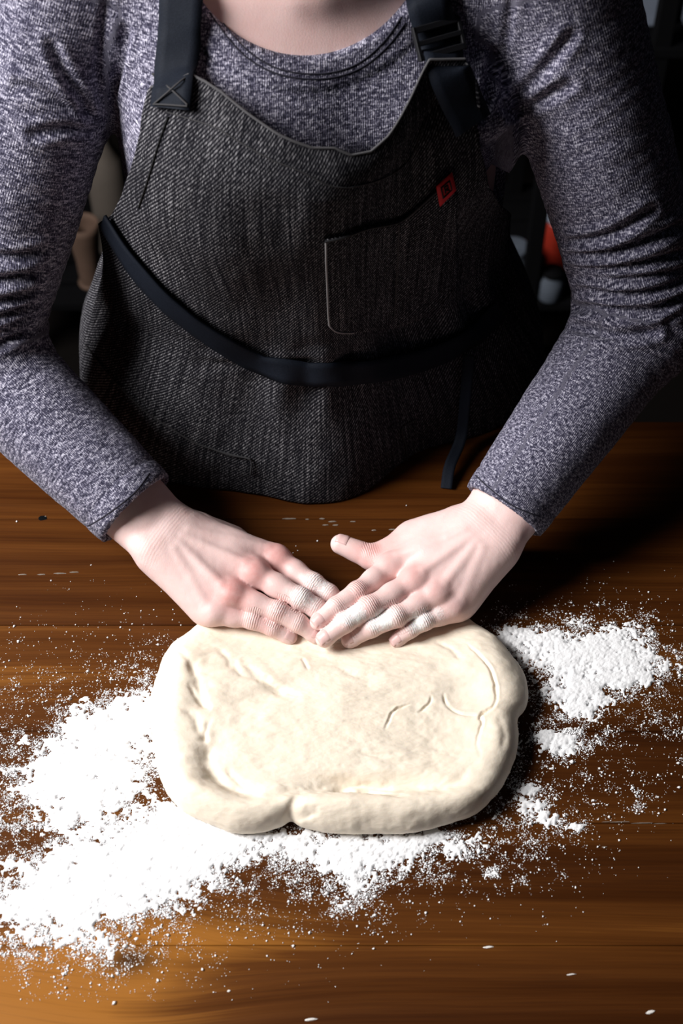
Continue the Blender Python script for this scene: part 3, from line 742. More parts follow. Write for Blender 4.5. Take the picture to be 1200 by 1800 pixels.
HB.ell(HD + V(0, -.035, -.015), (.060, .062, .080), .03)                                 # face
HB.cone(HD + V(0, -.095, .020), HD + V(0, -.112, -.012), .008, .012, .010)               # nose
HB.cone(HD + V(-.018, -.088, -.045), HD + V(.018, -.088, -.045), .008, .008, .006)       # lips
HB.ell(HD + V(0, -.070, -.080), (.026, .022, .018), .02)                                 # chin
HB.cone(HD + V(-.04, -.086, .046), HD + V(.04, -.086, .046), .010, .010, .012)           # brow
for s in (-1, 1):
    HB.ell(HD + V(s*.030, -.100, .026), (.016, .012, .011), 0, 'cut')
    HB.ell(HD + V(s*.076, .010, .010), (.009, .020, .032), .006)
bp, bq = HB.mesh()
PA, QA = [bp], [bq]; off = len(bp)
z0 = np.zeros(len(bp)); RD, FLR, CRS, CRU = [z0 + .12*np.exp(-((bp[:, 2]-1.35)/.05)**2)], [z0], [z0], [z0]
for (p, q, a, b, c, d) in hand_parts:
    PA.append(p); QA.append(q + off); off += len(p); RD.append(a); FLR.append(b); CRS.append(c); CRU.append(d)
bme = mesh_np('body', np.concatenate(PA), np.concatenate(QA))
attr(bme, 'red', np.concatenate(RD)); attr(bme, 'flour', np.concatenate(FLR)); attr(bme, 'crease', np.concatenate(CRS)); attr(bme, 'creaseu', np.concatenate(CRU))
body = link('body', bme, M_SKIN); parent_keep(body, person)
def sub(o, par):                                                   # child of a part that keeps world coordinates
    o.parent = par; o.matrix_parent_inverse = (Matrix.Translation(person.location) @ par.matrix_parent_inverse).inverted() if par is not person else Matrix.Translation(person.location).inverted()
    return o
for (v_, f_) in nails:
    o = link('fingernail', mesh_np('fingernail', v_, f_), M_NAIL)
    sm = o.modifiers.new('thickness', 'SOLIDIFY'); sm.thickness = 0.0006; sm.offset = 0
    sub(o, body)
M_EYE = plain('eye_white', (0.8, 0.8, 0.78), 0.2, noise_amt=.02)
for s in (-1, 1):
    v_, f_ = lathe([(0.0001, -.011)] + [(.011*math.sin(a), -.011*math.cos(a)) for a in np.linspace(.2, 2.94, 10)] + [(.0001, .011)], 16)
    sub(link('eye', mesh_np('eye', v_ + HD + V(s*.030, -.090, .026), f_), M_EYE), body)
HF = Field(HD - .14, HD + V(.14, .17, .2), 0.004)
HF.ell(HD + V(0, .034, .064), (.082, .100, .092), 0); HF.ell(HD + V(0, .13, .06), (.035, .035, .035), .02)
HF.ell(HD + V(0, -.085, -.02), (.058, .08, .085), 0, 'cut')
v_, f_ = HF.mesh(); sub(link('hair', mesh_np('hair', v_, f_), M_HAIR), person)

# ---- shirt
SF = Field((-.50, -.17, .80), (.46, .42, 1.50), 0.003)
add_torso(SF, 0.007, zlo=.86)
for s in (-1, 1): SF.ell(yawp(s*.072, .085, 1.245), (.070, .055, .062), .05)
for key in 'RL':
    A = ARM[key]; r = A['r']
    SF.cone(A['S'], A['E'], r[0], r[1], .012)
    SF.cone(A['E'], A['hem'] + A['dir']*.02, r[2], r[3], .022)
SF.cone(V(CX, .155, 1.36), ARM['R']['S'], .052, .054, .02); SF.cone(V(CX, .155, 1.36), ARM['L']['S'], .052, .054, .02)
for key in 'RL':
    A = ARM[key]; c, dd = A['hem'], A['dir']
    sl, X, Y, Z = SF.box(c - .09, c + .09)
    pl = (X-c[0])*dd[0] + (Y-c[1])*dd[1] + (Z-c[2])*dd[2]
    D = SF.D[sl]; near = np.sqrt((X-c[0])**2 + (Y-c[1])**2 + (Z-c[2])**2) < .085
    SF.D[sl] = np.where(near & (pl > -.02), np.maximum(D, pl), D).astype(np.float32)
    SF.cone(c - dd*.022, c + dd*.05, A['r'][3]-.0035, A['r'][3]-.0035, 0, 'cut')
NECKC, NECKR = V(CX, .105, 1.445), V(.108, .125, .112)
SF.ell(NECKC, NECKR, 0, 'cut')
sp, sq = SF.mesh(); sn = vnormals(sp, sq)
# cloth coordinates: u along the limb, v around it
kn = np.zeros((len(sp), 3)); disp = np.zeros(len(sp)); best = np.full(len(sp), 9.0); along = np.zeros(len(sp)); side = np.zeros(len(sp))
kn[:, 0] = .85*sp[:, 2] + .6*(sp[:, 1] - .11*(1 - np.sqrt(1 - np.clip(np.abs(sp[:, 0]-CX)/.175, 0, .98)**2))); kn[:, 0] = 1.25*sp[:, 2]; kn[:, 1] = 1.15*sp[:, 0]; kn[:, 2] = 500*sp[:, 1]
dts = torso_sdf(sp[:, 0].astype(np.float32), sp[:, 1].astype(np.float32), sp[:, 2].astype(np.float32), .02)
for ki, key in enumerate('RL'):
    A = ARM[key]; L1 = np.linalg.norm(A['E']-A['S']); L2 = np.linalg.norm(A['hem']-A['E'])
    for si, (a, b) in enumerate(((A['S'], A['E']), (A['E'], A['hem']))):
        t, d = seg_param(sp, a, b); m_ = (d < best) & (d < .078) & ((dts > -.002) | (si == 1)) & ((t > 0.0) | (si == 1)) & (np.sign(sp[:, 0]-CX) == np.sign(A['S'][0]-CX)); best = np.where(m_, d, best)
        ax = unit(b-a); ref = unit(np.cross(ax, V(0, 1, .3))); ref2 = np.cross(ax, ref)
        rel = sp - a; ph = np.arctan2(rel @ ref2, rel @ ref)
        u_ = (t*L1 if si == 0 else L1 + t*L2)
        # wavy seam-free look: wrap angle away from the camera
        kn[m_, 0] = u_[m_]; kn[m_, 1] = (ph*.055)[m_]; kn[m_, 2] = 30.0 + 70*ki
        inner = ph
        el = u_ - L1
        wr = fbm(el*16 + .9*np.sin(ph + ki) , ph*.55 + ki*7, 2.0, 2)
        fold = np.abs(np.sin(2*math.pi*(el/.030 + .16*np.sin(ph*1.0 + 1.0) + 1.0*(wr-.5))))
        fold = 1 - fold**0.8
        amp = .0030*np.exp(-((el + .012)/.052)**2) + .0006*np.exp(-((el + .20)/.08)**2) + .0003
        dd_ = -amp*fold + .0024*(fbm(el*30, ph*1.4, ki*3.0, 3)-.5)
        hemd = np.linalg.norm(A['hem']-A['E'])*(1-t) if si == 1 else 1.0
        if si == 1:
            hd = (1-t)*L2
            dd_ = dd_*np.clip(hd/.03, 0.25, 1) + .0007*np.exp(-((hd-.010)/.010)**2) - .0012*np.exp(-((hd-.0205)/.0014)**2)
        disp = np.where(m_, dd_, disp)
tor = best > 5
ne = (np.sqrt((((sp - NECKC)/NECKR)**2).sum(1)) - 1)*.11
front = sp[:, 1] < .2
disp = np.where(tor, .0030*(fbm(sp[:, 0]*13, sp[:, 1]*13, sp[:, 2]*9, 3)-.5), disp)
# creases at elbows and armpits, armhole and collar seams, each a groove with a soft ridge beside it
SB0 = BVHTree.FromPolygons([tuple(x) for x in sp], [tuple(int(i) for i in x) for x in sq])
def groove(poly, A, wd, ridge=.6):
    global disp
    P = []
    for q in catmull(poly, 6):
        h_, n_, i_, _ = SB0.ray_cast(Vector(CAM), Vector(ray(q[0], q[1])))
        if h_ is not None: P.append(np.array(h_))
    if len(P) < 3: return
    P = np.array(P); lo, hi = P.min(0) - 6*wd, P.max(0) + 6*wd
    idx = np.nonzero(((sp > lo) & (sp < hi)).all(1))[0]; bd = np.full(len(idx), 9.0); al = np.zeros(len(idx))
    for i in range(len(P)-1):
        if np.linalg.norm(P[i+1]-P[i]) > .03: continue
        t, d = seg_param(sp[idx], P[i], P[i+1]); m_ = d < bd; bd = np.where(m_, d, bd); al = np.where(m_, (i+t)/(len(P)-1), al)
    fade = np.clip(np.minimum(al + .12, 1.12-al)*5, 0, 1)
    disp[idx] += fade*(-A*np.exp(-(bd/wd)**2) + ridge*A*np.exp(-((bd-2.0*wd)/wd)**2))
for poly in ([(998, 427), (1069, 413), (1144, 369)], [(1002, 449), (1091, 440), (1198, 398)], [(1002, 471), (1091, 471), (1205, 447)], [(1005, 486), (1100, 491), (1210, 473)],
             [(1018, 507), (1113, 518), (1210, 490)], [(992, 540), (1047, 541), (1135, 545), (1210, 520)], [(1010, 575), (1080, 590), (1150, 585)],
             [(-20, 497), (20, 489), (68, 481)], [(-20, 536), (20, 526), (64, 510)], [(-20, 562), (20, 550), (58, 535)], [(-20, 588), (20, 574), (56, 556)], [(-20, 612), (20, 594), (50, 578)], [(-20, 450), (30, 452), (80, 440)]):
    groove(poly, .0050, .0042)
for poly in ([(888, 192), (925, 155), (970, 105), (1005, 60)], [(893, 205), (950, 175), (1000, 150)], [(172, 212), (130, 195), (70, 165), (30, 150)], [(165, 228), (120, 225), (60, 235)], [(160, 200), (115, 130), (90, 80)],
             [(842, 205), (858, 150), (868, 90)], [(200, 160), (215, 110), (222, 50)]):
    groove(poly, .0038, .0042)
for poly in ([(886, 190), (884, 120), (893, 40), (900, -20)], [(178, 205), (172, 120), (182, 40), (192, -20)]):
    groove(poly, .0022, .0030, .2)
disp += np.where((ne < .022) & (ne > 0), .0010*np.clip(ne/.003, 0, 1), 0) - .0016*np.exp(-((ne-.0225)/.0016)**2)*(sp[:, 2] > 1.25) - .0012*np.exp(-((ne-.028)/.0013)**2)*(sp[:, 2] > 1.25)
disp = np.where(ne < .002, 0, disp)
th_s = np.arctan2(sp[:, 0]-CX, -(sp[:, 1]-.165))
sst = lambda x: np.clip(x, 0, 1)**2*(3-2*np.clip(x, 0, 1))
disp -= .016*tor*sst((th_s-.02)/.35)*sst((1.6-th_s)/.3)*sst((1.275-sp[:, 2])/.03)
sp2 = sp + sn*disp[:, None]
sme = mesh_np('shirt', sp2, sq); attr(sme, 'knit', kn)
shirt = link('sweater', sme, M_KNIT); sub(shirt, person)
SHIRT_SEAMS = ([(372, 10), (400, 52), (438, 92), (485, 120), (540, 130), (590, 126), (635, 108), (675, 72), (705, 30)], [(368, 22), (398, 64), (434, 102), (483, 129), (540, 139), (592, 135), (640, 116), (682, 80), (712, 40)]); shirt['label'] = 'grey purple heather knit long sleeved sweater'

# ---- trousers and shoes (below the table)
TF = Field((-.30, .05, .05), (.26, .46, 1.0), 0.006)
add_torso(TF, .010, zlo=.75, zhi=.99)
for s in (-1, 1):
    hip = V(CX + s*.085, .25, .86); knee = V(CX + s*.09, .235, .47); ank = V(CX + s*.095, .265, .10)
    TF.cone(hip, knee, .097, .070, .03); TF.cone(knee, ank, .068, .056, .02)
    sh, X, Y, Z = None, None, None, None
    SH = Field(V(CX + s*.095-.07, .06, -.02), V(CX + s*.095+.07, .38, .16), .004)
    SH.cone(V(CX + s*.095, .30, .045), V(CX + s*.097, .13, .032), .042, .040, 0); SH.cone(V(CX + s*.095, .275, .06), V(CX + s*.095, .27, .10), .040, .042, .02)
    sl, X, Y, Z = SH.box(SH.lo, SH.lo + SH.n*SH.h); SH.merge(sl, (0.002 - Z + 0*X + 0*Y).astype(np.float32), 0, 'and')
    v_, f_ = SH.mesh(); sub(link('shoe', mesh_np('shoe', v_, f_), M_SHOE), person)
v_, f_ = TF.mesh(); sub(link('trousers', mesh_np('trousers', v_, f_), M_JEAN), person)

# ---- apron: cloth laid over a form of the torso
FORM = np.array([
    (0.50, .250, .250, .150), (0.70, .250, .252, .165), (0.86, .235, .252, .205), (0.905, .225, .250, .196), (0.94, .218, .244, .186), (0.98, .208, .228, .168), (1.03, .196, .204, .146), (1.06, .188, .196, .134), (1.10, .180, .192, .134),
    (1.15, .172, .190, .138), (1.22, .164, .186, .140), (1.28, .158, .180, .134), (1.33, .158, .172, .104), (1.37, .162, .150, .080), (1.44, .165, .09, .05)])
AF = Field((-.36, -.06, .48), (.32, .44, 1.46), .005)
add_torso(AF, 0.0, prof=FORM, zlo=.50, zhi=1.44)
for s in (-1, 1): AF.ell(yawp(s*.072, .085, 1.245), (.080, .066, .072), .05)
AF.cone(V(CX, .155, 1.365), V(CX-.178, .15, 1.355), .064, .066, .03); AF.cone(V(CX, .155, 1.365), V(CX+.178, .15, 1.355), .064, .066, .03)
fp, fq_ = AF.mesh()
# relax the form so cloth does not show facets
for it in range(6):
    acc = np.zeros_like(fp); cnt = np.zeros(len(fp))
    cen = fp[fq_].mean(1)
    for k_ in range(4):
        for c_ in range(3): acc[:, c_] += np.bincount(fq_[:, k_], cen[:, c_], len(fp))
        cnt += np.bincount(fq_[:, k_], minlength=len(fp))
    fp = acc/cnt[:, None]
BV = BVHTree.FromPolygons([tuple(x) for x in fp], [tuple(int(i) for i in x) for x in fq_])
SB = BVHTree.FromPolygons([tuple(x) for x in sp2], [tuple(int(i) for i in x) for x in sq])
def axis_y(z): return float(np.interp(z, FORM[:, 0], FORM[:, 1]))
def cyl(theta, z, lift=0.0):
    """point of the form at angle theta (0 = towards the camera) and height z"""
    o = Vector((CX, axis_y(z), z)); d = Vector((math.sin(theta), -math.cos(theta), 0))
    h_, n_, i_, _ = BV.ray_cast(o + d*0.6, -d)
    if h_ is None: h_, n_ = o + d*.1, d
    return np.array(h_) + np.array(d)*lift, np.array(n_)
def hit(px_, py_, lift=0.0, tree=None):
    h_, n_, i_, dist = (tree or BV).ray_cast(Vector(CAM), Vector(ray(px_, py_)))
    if h_ is None: return None, None
    n_ = np.array(n_); 
    return np.array(h_) + n_*lift, n_
def ang_z(px_, py_):
    p, n = hit(px_, py_)
    while p is None: px_ += 4 if px_ < 560 else -4; p, n = hit(px_, py_)
    return math.atan2(p[0]-CX, -(p[1]-axis_y(p[2]))), p[2]
top_px = [(272, 150), (345, 128), (372, 143), (400, 163), (450, 208), (500, 240), (550, 261), (585, 262), (610, 273), (640, 268), (668, 245), (690, 215), (712, 178), (738, 115), (800, 112), (822, 150)]
left_px = [(272, 150), (262, 230), (238, 295), (222, 340), (205, 378)]
tops = [ang_z(*q) for q in top_px]; lefts = [ang_z(*q) for q in left_px]
right_px = [(822, 150), (846, 205), (866, 270), (884, 340)]
rights = [ang_z(*q) for q in right_px]
rz = np.array([z for a, z in rights])[::-1]; ra_ = np.array([a for a, z in rights])[::-1]
rz = np.concatenate([[.5, .92, 1.00, 1.045, 1.085], rz]); ra_ = np.concatenate([[2.3, 2.3, 2.2, 2.0, 1.65], ra_])
def thR(z): return float(np.interp(z, rz, ra_))
tt = np.array([a for a, z in tops]); tz = np.array([z for a, z in tops]) + .012*np.clip(np.cos((tt-YAW)*1.5), 0, 1)
lz = np.array([z for a, z in lefts])[::-1]; la = np.array([a for a, z in lefts])[::-1]
lz = np.concatenate([[.5, .92, 1.00, 1.05], lz]); la = np.concatenate([[-2.0, -2.0, -1.92, -1.80], la])
o_ = np.argsort(lz); lz, la = lz[o_], la[o_]
def thL(z): return np.interp(z, lz, la)
NUa, NVa = 220, 240
thL0 = thL(tops[0][1]); 
apv = np.zeros((NVa, NUa, 3)); wv = np.zeros((NVa, NUa, 3))
for iu in range(NUa):
    u = iu/(NUa-1)
    ttop = tt[0] + (tt[-1]-tt[0])*u
    zt = float(np.interp(ttop, tt, tz))
    for iv in range(NVa):
        v = iv/(NVa-1)
        # rows concentrate on the visible part
        z = zt + (0.902 - zt)*v
        fl_ = float(thL(z)); fr_ = thR(z)
        # blend from the cut of the top edge to the sides further down
        b_ = min(1, v/.12)
        th_ = ttop*(1-b_) + (fl_ + (fr_-fl_)*u)*b_
        if v > .9:                                                    # hanging sides behind the table edge
            k_ = np.clip((abs(th_ - YAW) - .95)/.3, 0, 1); z = z - k_*(v-.9)/.1*.3
        p, n = cyl(th_, z, .006)
        # standing-off neckline and soft folds, gathers at the waist
        rad_ = V(math.sin(th_), -math.cos(th_), 0)
        stand = .016*math.exp(-((v)/.10)**2)*max(0, math.cos((th_-YAW)*1.5))
        gw = math.exp(-((z-1.035)/.035)**2)
        g_ = .0050*gw*math.sin(th_*17 + 2*math.sin(th_*5)) + .0030*math.sin(th_*7 + z*9)*math.exp(-((z-1.2)/.1)**2)*.6
        sk = .006*math.sin(th_*6 + 1.0)*np.clip((1.02-z)/.1, 0, 1)
        q_ = min(1, max(0, (th_-.12)/.5)); ridge = (.011*math.exp(-((th_-.06)/.24)**2) - .019*q_*q_*(3-2*q_))*min(1, max(0, (zt + .005 - z)/.04))
        p = p + rad_*(stand + g_ + sk + ridge)
        p[2] = p[2]
        apv[iv, iu] = p; wv[iv, iu] = (th_*.19, z, 0)
APN = fbm(apv[..., 0]*22, apv[..., 1]*22, apv[..., 2]*16, 3)
apv[..., 1] -= .007*(APN-.5)
sagw = np.exp(-((apv[..., 2]-1.06)/.03)**2)
apv[..., 1] -= sagw*.010*(fbm(apv[..., 0]*14+3, apv[..., 1]*4, apv[..., 2]*60, 2)-.5)
front_ = apv[..., 2] < .9025
apv[..., 2] = np.where((apv[..., 1] < YE + .004) & (apv[..., 2] < T + .002), T + .002, apv[..., 2])
I = np.arange(NVa*NUa).reshape(NVa, NUa)
aq = np.stack([I[:-1, :-1], I[1:, :-1], I[1:, 1:], I[:-1, 1:]], -1).reshape(-1, 4)
apts = apv.reshape(-1, 3)
an = vnormals(apts, aq)
if (an[:, 1] < 0).mean() < .5: aq = aq[:, ::-1].copy()
ame = mesh_np('apron', apts, aq); attr(ame, 'weave', wv.reshape(-1, 3))
apron = link('apron', ame, M_DENIM); sub(apron, person); apron['label'] = 'charcoal denim bib apron tied at the waist'
so = apron.modifiers.new('thickness', 'SOLIDIFY'); so.thickness = 0.0016; so.offset = -1
AB = BVHTree.FromPolygons([tuple(x) for x in apts], [tuple(int(i) for i in x) for x in aq])
def ahit(px_, py_, lift=0.0):
    h_, n_, i_, dist = AB.ray_cast(Vector(CAM), Vector(ray(px_, py_)))
    if h_ is None: return None
    n_ = np.array(n_); 
    if n_ @ ray(px_, py_) > 0: n_ = -n_
    return np.array(h_) + n_*lift, n_
def ribbon(name, pts, nrm, width, thick, mat, par, bow=0.0):
    """flat band of cloth along pts"""
    vs_, fs = [], []; n = len(pts); prev = None
    for i in range(n):
        t_ = unit(pts[min(i+1, n-1)] - pts[max(i-1, 0)]); s_ = unit(np.cross(t_, nrm[i])); nn_ = unit(np.cross(s_, t_))
        wd = width[i] if hasattr(width, '__len__') else width
        for (a, b) in ((-.5, 0), (-.25, .3), (0, .4), (.25, .3), (.5, 0), (.5, -1), (-.5, -1)):
            vs_.append(pts[i] + s_*a*wd + nn_*thick*(b if b < 0 else b*bow))
    for i in range(n-1):
        for k_ in range(7):
            a = i*7+k_; b = i*7+(k_+1) % 7; fs.append((a, b, b+7, a+7))
    v_ = np.array(vs_); f_ = np.array(fs)
    o = link(name, mesh_np(name, v_, f_, False), mat); attr(o.data, 'weave', v_[:, [0, 2, 1]])
    bm = bmesh.new(); bm.from_mesh(o.data); bmesh.ops.recalc_face_normals(bm, faces=bm.faces)
    bm.to_mesh(o.data); bm.free()
    return sub(o, par)
def along_px(poly, fn, n=10, lift=0.0):
    P, N = [], []
    for q in catmull(poly, n):
        r_ = fn(q[0], q[1], lift)
        if r_ is None or r_[0] is None: continue
        P.append(r_[0]); N.append(r_[1])
    P = np.array(P).reshape(-1, 3); N = np.array(N).reshape(-1, 3)
    for it in range(3 if len(P) > 2 else 0):
        P[1:-1] = (P[:-2] + 2*P[1:-1] + P[2:])/4; N[1:-1] = (N[:-2] + 2*N[1:-1] + N[2:])/4
    return P, N
def shit(px_, py_, lift=0.0): return hit(px_, py_, lift, SB)
for poly in SHIRT_SEAMS:
    P, N = along_px(poly, shit, 8, .0001); v_, f_ = tube(P, .0007); sub(link('collar_seam', mesh_np('collar_seam', v_, f_), M_KSEAM), shirt)
for poly in ([(262, 832), (240, 862), (205, 892), (165, 919), (138, 930)], [(836, 836), (862, 860), (902, 890), (948, 908)]):
    P, N = along_px(poly, shit, 8, .0001); v_, f_ = tube(P, .0007); sub(link('cuff_seam', mesh_np('cuff_seam', v_, f_), M_KSEAM), shirt)
# straps: from the bib over the shoulders and down the back
def chit(px_, py_, lift=0.0):                                    # whichever cloth lies nearer, bib or sweater
    a = shit(px_, py_, lift); b = ahit(px_, py_, lift)
    if b is None: return a
    if a[0] is None: return b
    return a if np.linalg.norm(a[0]-CAM) < np.linalg.norm(b[0]-CAM) else b
def strap(poly, width, xs):
    P, N = along_px(poly, chit, 8, .0060)
    lead = []
    ln = []
    x0 = P[0][0]
    for y_, x_ in zip((.12, .15, .19, .23, .26, .275), np.linspace(x0, xs, 6)):
        h_, n_, i_, _ = SB.ray_cast(Vector((x_, y_, 1.7)), Vector((0, 0, -1)))
        if h_ is None: continue
        if y_ < P[0][1] + .01: continue
        lead.append(np.array(h_) + np.array(n_)*.004); ln.append(np.array(n_))
    for z_ in (1.30, 1.22, 1.14):
        h_, n_, i_, _ = SB.ray_cast(Vector((xs*.6, .7, z_)), Vector((0, -1, 0)))
        if h_ is not None: lead.append(np.array(h_) + np.array(n_)*.004); ln.append(np.array(n_))
    P = np.concatenate([np.array(lead[::-1]), P]); N = np.concatenate([np.array(ln[::-1]), N])
    for it in range(7):
        P[1:-1] = (P[:-2] + 2*P[1:-1] + P[2:])/4; N[1:-1] = (N[:-2] + 2*N[1:-1] + N[2:])/4
    P2 = catmull(P, 4); N2 = catmull(N, 4)
    return ribbon('shoulder_strap', P2, N2, width, .0022, M_WEB, apron)
strap([(322, -30), (320, 40), (316, 90), (310, 140), (305, 192)], .0325, CX - .09)
strap([(748, -30), (757, 25), (768, 75), (786, 125), (808, 178), (826, 218)], .0325, CX + .09)
# slide adjuster on the strap
def slider():
    a, n0 = chit(757, 42, .0095); b, n1_ = chit(766, 84, .0095); c = (a+b)/2; t_ = unit(b-a); n_ = unit(n0 + n1_); s_ = unit(np.cross(t_, n_)); n_ = np.cross(s_, t_)
    bm = bmesh.new()
    for (lo, hi, hw) in ((-.0125, -.0075, .0195), (-.0020, .0020, .0195), (.0075, .0125, .0195)):
        m_ = Matrix((tuple(s_)+(0,), tuple(t_)+(0,), tuple(n_)+(0,), (0, 0, 0, 1))).transposed()
        bmesh.ops.create_cube(bm, size=1, matrix=Matrix.Translation(c + t_*(lo+hi)/2) @ m_ @ Matrix.Diagonal((2*hw, hi-lo, .005, 1)))
    for sx in (-1, 1):
        bmesh.ops.create_cube(bm, size=1, matrix=Matrix.Translation(c + s_*sx*.0185) @ m_ @ Matrix.Diagonal((.003, .025, .005, 1)))
    bmesh.ops.bevel(bm, geom=bm.edges[:], offset=.0006, segments=1, affect='EDGES')
    me = bpy.data.meshes.new('strap_slider'); bm.to_mesh(me); bm.free()
    sub(link('strap_slider', me, M_BLACK), apron)
slider()
# stitched cross at the strap end
for poly in ([(277, 128), (342, 131)], [(279, 185), (336, 188)], [(279, 130), (336, 186)], [(341, 132), (281, 184)]):
    P, N = along_px(poly, chit, 8, .0074); v_, f_ = tube(P, .0007); sub(link('stitching', mesh_np('stitching', v_, f_), M_STITCHD), apron)
# waist belt
P, N = along_px([(192, 386), (232, 450), (280, 508), (330, 553), (385, 592), (440, 624), (490, 645), (540, 653), (590, 653), (650, 648), (720, 634), (790, 608), (840, 575), (872, 540)], lambda a, b, l: ahit(a, b, l), 8, .007)
for it in range(8): P[1:-1] = (P[:-2] + 2*P[1:-1] + P[2:])/4
ribbon('waist_belt', P, N, .0235, .0025, M_WEB, apron)
# hanging belt end
tp = [ahit(812, 615, .012)[0], ahit(806, 690, .014)[0], ahit(800, 750, .016)[0]]
tp += [PZ(790, 820, .012), PZ(784, 858, .003)]
ribbon('belt_tie', catmull(np.array(tp), 6), np.tile(V(-.25, -.8, .55), (25, 1)), .011, .0015, M_WEB, apron)
# chest pocket: a second layer of denim with a pale edge
pk_top = [(570, 419), (600, 413), (640, 398), (690, 388), (715, 375), (745, 350), (785, 318), (800, 345)]
pk_bot = [(576, 570), (590, 580), (625, 583), (680, 575), (720, 565), (760, 545), (785, 520), (800, 500)]
ct = catmull(pk_top, 6); cb = catmull(pk_bot, 6); g_ = []
NR = 24
for i in range(len(ct)):
    for j in range(NR):
        q = ct[i] + (cb[i]-ct[i])*j/(NR-1); g_.append(ahit(q[0], q[1], .0026)[0])
g_ = np.array(g_); I = np.arange(len(g_)).reshape(len(ct), NR)
pq = np.stack([I[:-1, :-1], I[1:, :-1], I[1:, 1:], I[:-1, 1:]], -1).reshape(-1, 4)
pn = vnormals(g_, pq); 
if pn[:, 1].mean() > 0: pq = pq[:, ::-1].copy()
po = link('chest_pocket', mesh_np('chest_pocket', g_, pq), M_DENIM); attr(po.data, 'weave', np.stack([g_[:, 0], g_[:, 2], g_[:, 1]*0], 1)); sub(po, apron)
sm = po.modifiers.new('thickness', 'SOLIDIFY'); sm.thickness = .0016; sm.offset = -1
def piping(name, poly, r, mat, par=None, lift=.003):
    P, N = along_px(poly, lambda a, b, l: ahit(a, b, l), 8, lift)
    if len(P) < 3: print('MISS', name, poly[0]); return
    v_, f_ = tube(P, r)
    sub(link(name, mesh_np(name, v_, f_), mat), par or apron)
piping('pocket_edge', [(571, 421), (572, 470), (574, 520), (576, 560), (580, 572), (592, 580), (618, 581)], .0009, M_STITCH)
piping('pocket_edge', [(570, 420), (600, 414), (640, 399), (690, 389), (715, 376), (745, 351), (778, 322)], .0010, M_STITCHD)
piping('pen_divider', [(698, 390), (697, 430), (693, 500), (690, 560)], .0006, M_STITCHD)
# bib hem and edge stitching
ek = [iu for iu in range(NUa) if 1 <= iu < NUa-1]
v_, f_ = tube(apv[0, ek], .0011); sub(link('bib_hem', mesh_np('bib_hem', v_, f_), M_HEM), apron)
piping('hem_stitching', [(290, 196), (330, 208), (380, 225), (430, 255), (480, 282), (530, 302), (575, 325), (610, 330)], .0005, M_STITCHD, lift=.0006)
piping('hem_stitching', [(612, 330), (660, 318), (700, 298), (725, 270), (745, 220)], .0005, M_STITCHD, lift=.0006)
piping('side_seam', [(296, 205), (280, 250), (262, 310), (244, 365)], .0007, M_SEAM, lift=.0006)
# skirt pockets
piping('pocket_edge', [(152, 605), (200, 665), (255, 720), (300, 750), (345, 777), (400, 795), (440, 804)], .0008, M_STITCHD, lift=.002)
piping('pocket_edge', [(380, 790), (410, 799), (441, 806), (441, 832)], .0009, M_STITCHD, lift=.002)
piping('pocket_edge', [(730, 735), (704, 752), (710, 780), (713, 808)], .0009, M_STITCHD, lift=.002)
# red diamond label sewn on the pocket corner
def patch(name, quad, lift, mat, n=5):
    vv = []
    for i in range(n):
        for j in range(n):
            a, b = i/(n-1), j/(n-1)
            q = (1-a)*((1-b)*np.array(quad[0]) + b*np.array(quad[1])) + a*((1-b)*np.array(quad[3]) + b*np.array(quad[2]))
            vv.append(ahit(q[0], q[1], lift)[0])
    ff = np.array([(i*n+j, (i+1)*n+j, (i+1)*n+j+1, i*n+j+1) for i in range(n-1) for j in range(n-1)])
    vv = np.array(vv); nn_ = vnormals(vv, ff)
    if nn_[:, 1].mean() > 0: ff = ff[:, ::-1].copy()
    o = link(name, mesh_np(name, vv, ff), mat); s_ = o.modifiers.new('thickness', 'SOLIDIFY'); s_.thickness = .0006; s_.offset = -1
    return sub(o, apron)
tagq = [(763, 322), (790, 297), (797, 328), (769, 356)]
tl = patch('red_label', tagq, .0050, M_RED); tl['label'] = 'small red woven diamond label'
ctr = np.mean(tagq, 0)
def inq(a, b): # a, b in -1..1 over the label
    q = np.array(tagq, float); s, t_ = (a+1)/2, (b+1)/2
    return tuple((1-t_)*((1-s)*q[0] + s*q[1]) + t_*((1-s)*q[3] + s*q[2]))
for poly in ([inq(-.5, -.5), inq(.5, -.5), inq(.5, .5), inq(-.5, .5), inq(-.5, -.5)], [inq(-.15, .3), inq(-.15, -.3), inq(.15, -.25), inq(.2, 0), inq(-.1, .05), inq(.25, .3)]):
    P = np.array([ahit(a[0], a[1], .0054)[0] for a in np.concatenate([np.linspace(poly[i], poly[i+1], 4) for i in range(len(poly)-1)])])
    v_, f_ = tube(P, .0006); sub(link('label_print', mesh_np('label_print', v_, f_), M_MARK), apron)

# ------------------------------------------------------------------ shelving behind the person
RY = 1.10
def obj_parts(label, cat, name, loc, parts, group=None):
    t = thing(name, label, cat, loc, group)
    for nm, (v_, f_), mat in parts:
        link(nm, mesh_np(nm, v_, f_), mat, t)
    return t
M_STEEL = plain('black_steel', (0.004, 0.004, 0.0045), 0.9, spec=0.03)
M_GLASSY = plain('grey_glazed_ceramic', (0.09, 0.105, 0.13), 0.35)
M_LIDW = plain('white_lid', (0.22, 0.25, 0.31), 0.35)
M_REDC = plain('red_enamel', (0.26, 0.022, 0.012), 0.25)
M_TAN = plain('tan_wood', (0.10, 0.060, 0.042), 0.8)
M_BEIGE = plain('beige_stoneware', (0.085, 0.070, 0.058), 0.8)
M_BLUEB = plain('blue_grey_box', (0.16, 0.185, 0.235), 0.6)
rack = thing('shelf_rack', 'black open metal shelf rack in the dark background behind the person', 'shelf', (0.1, RY + .15, 0))
ZL, ZU = 0.175, 0.70
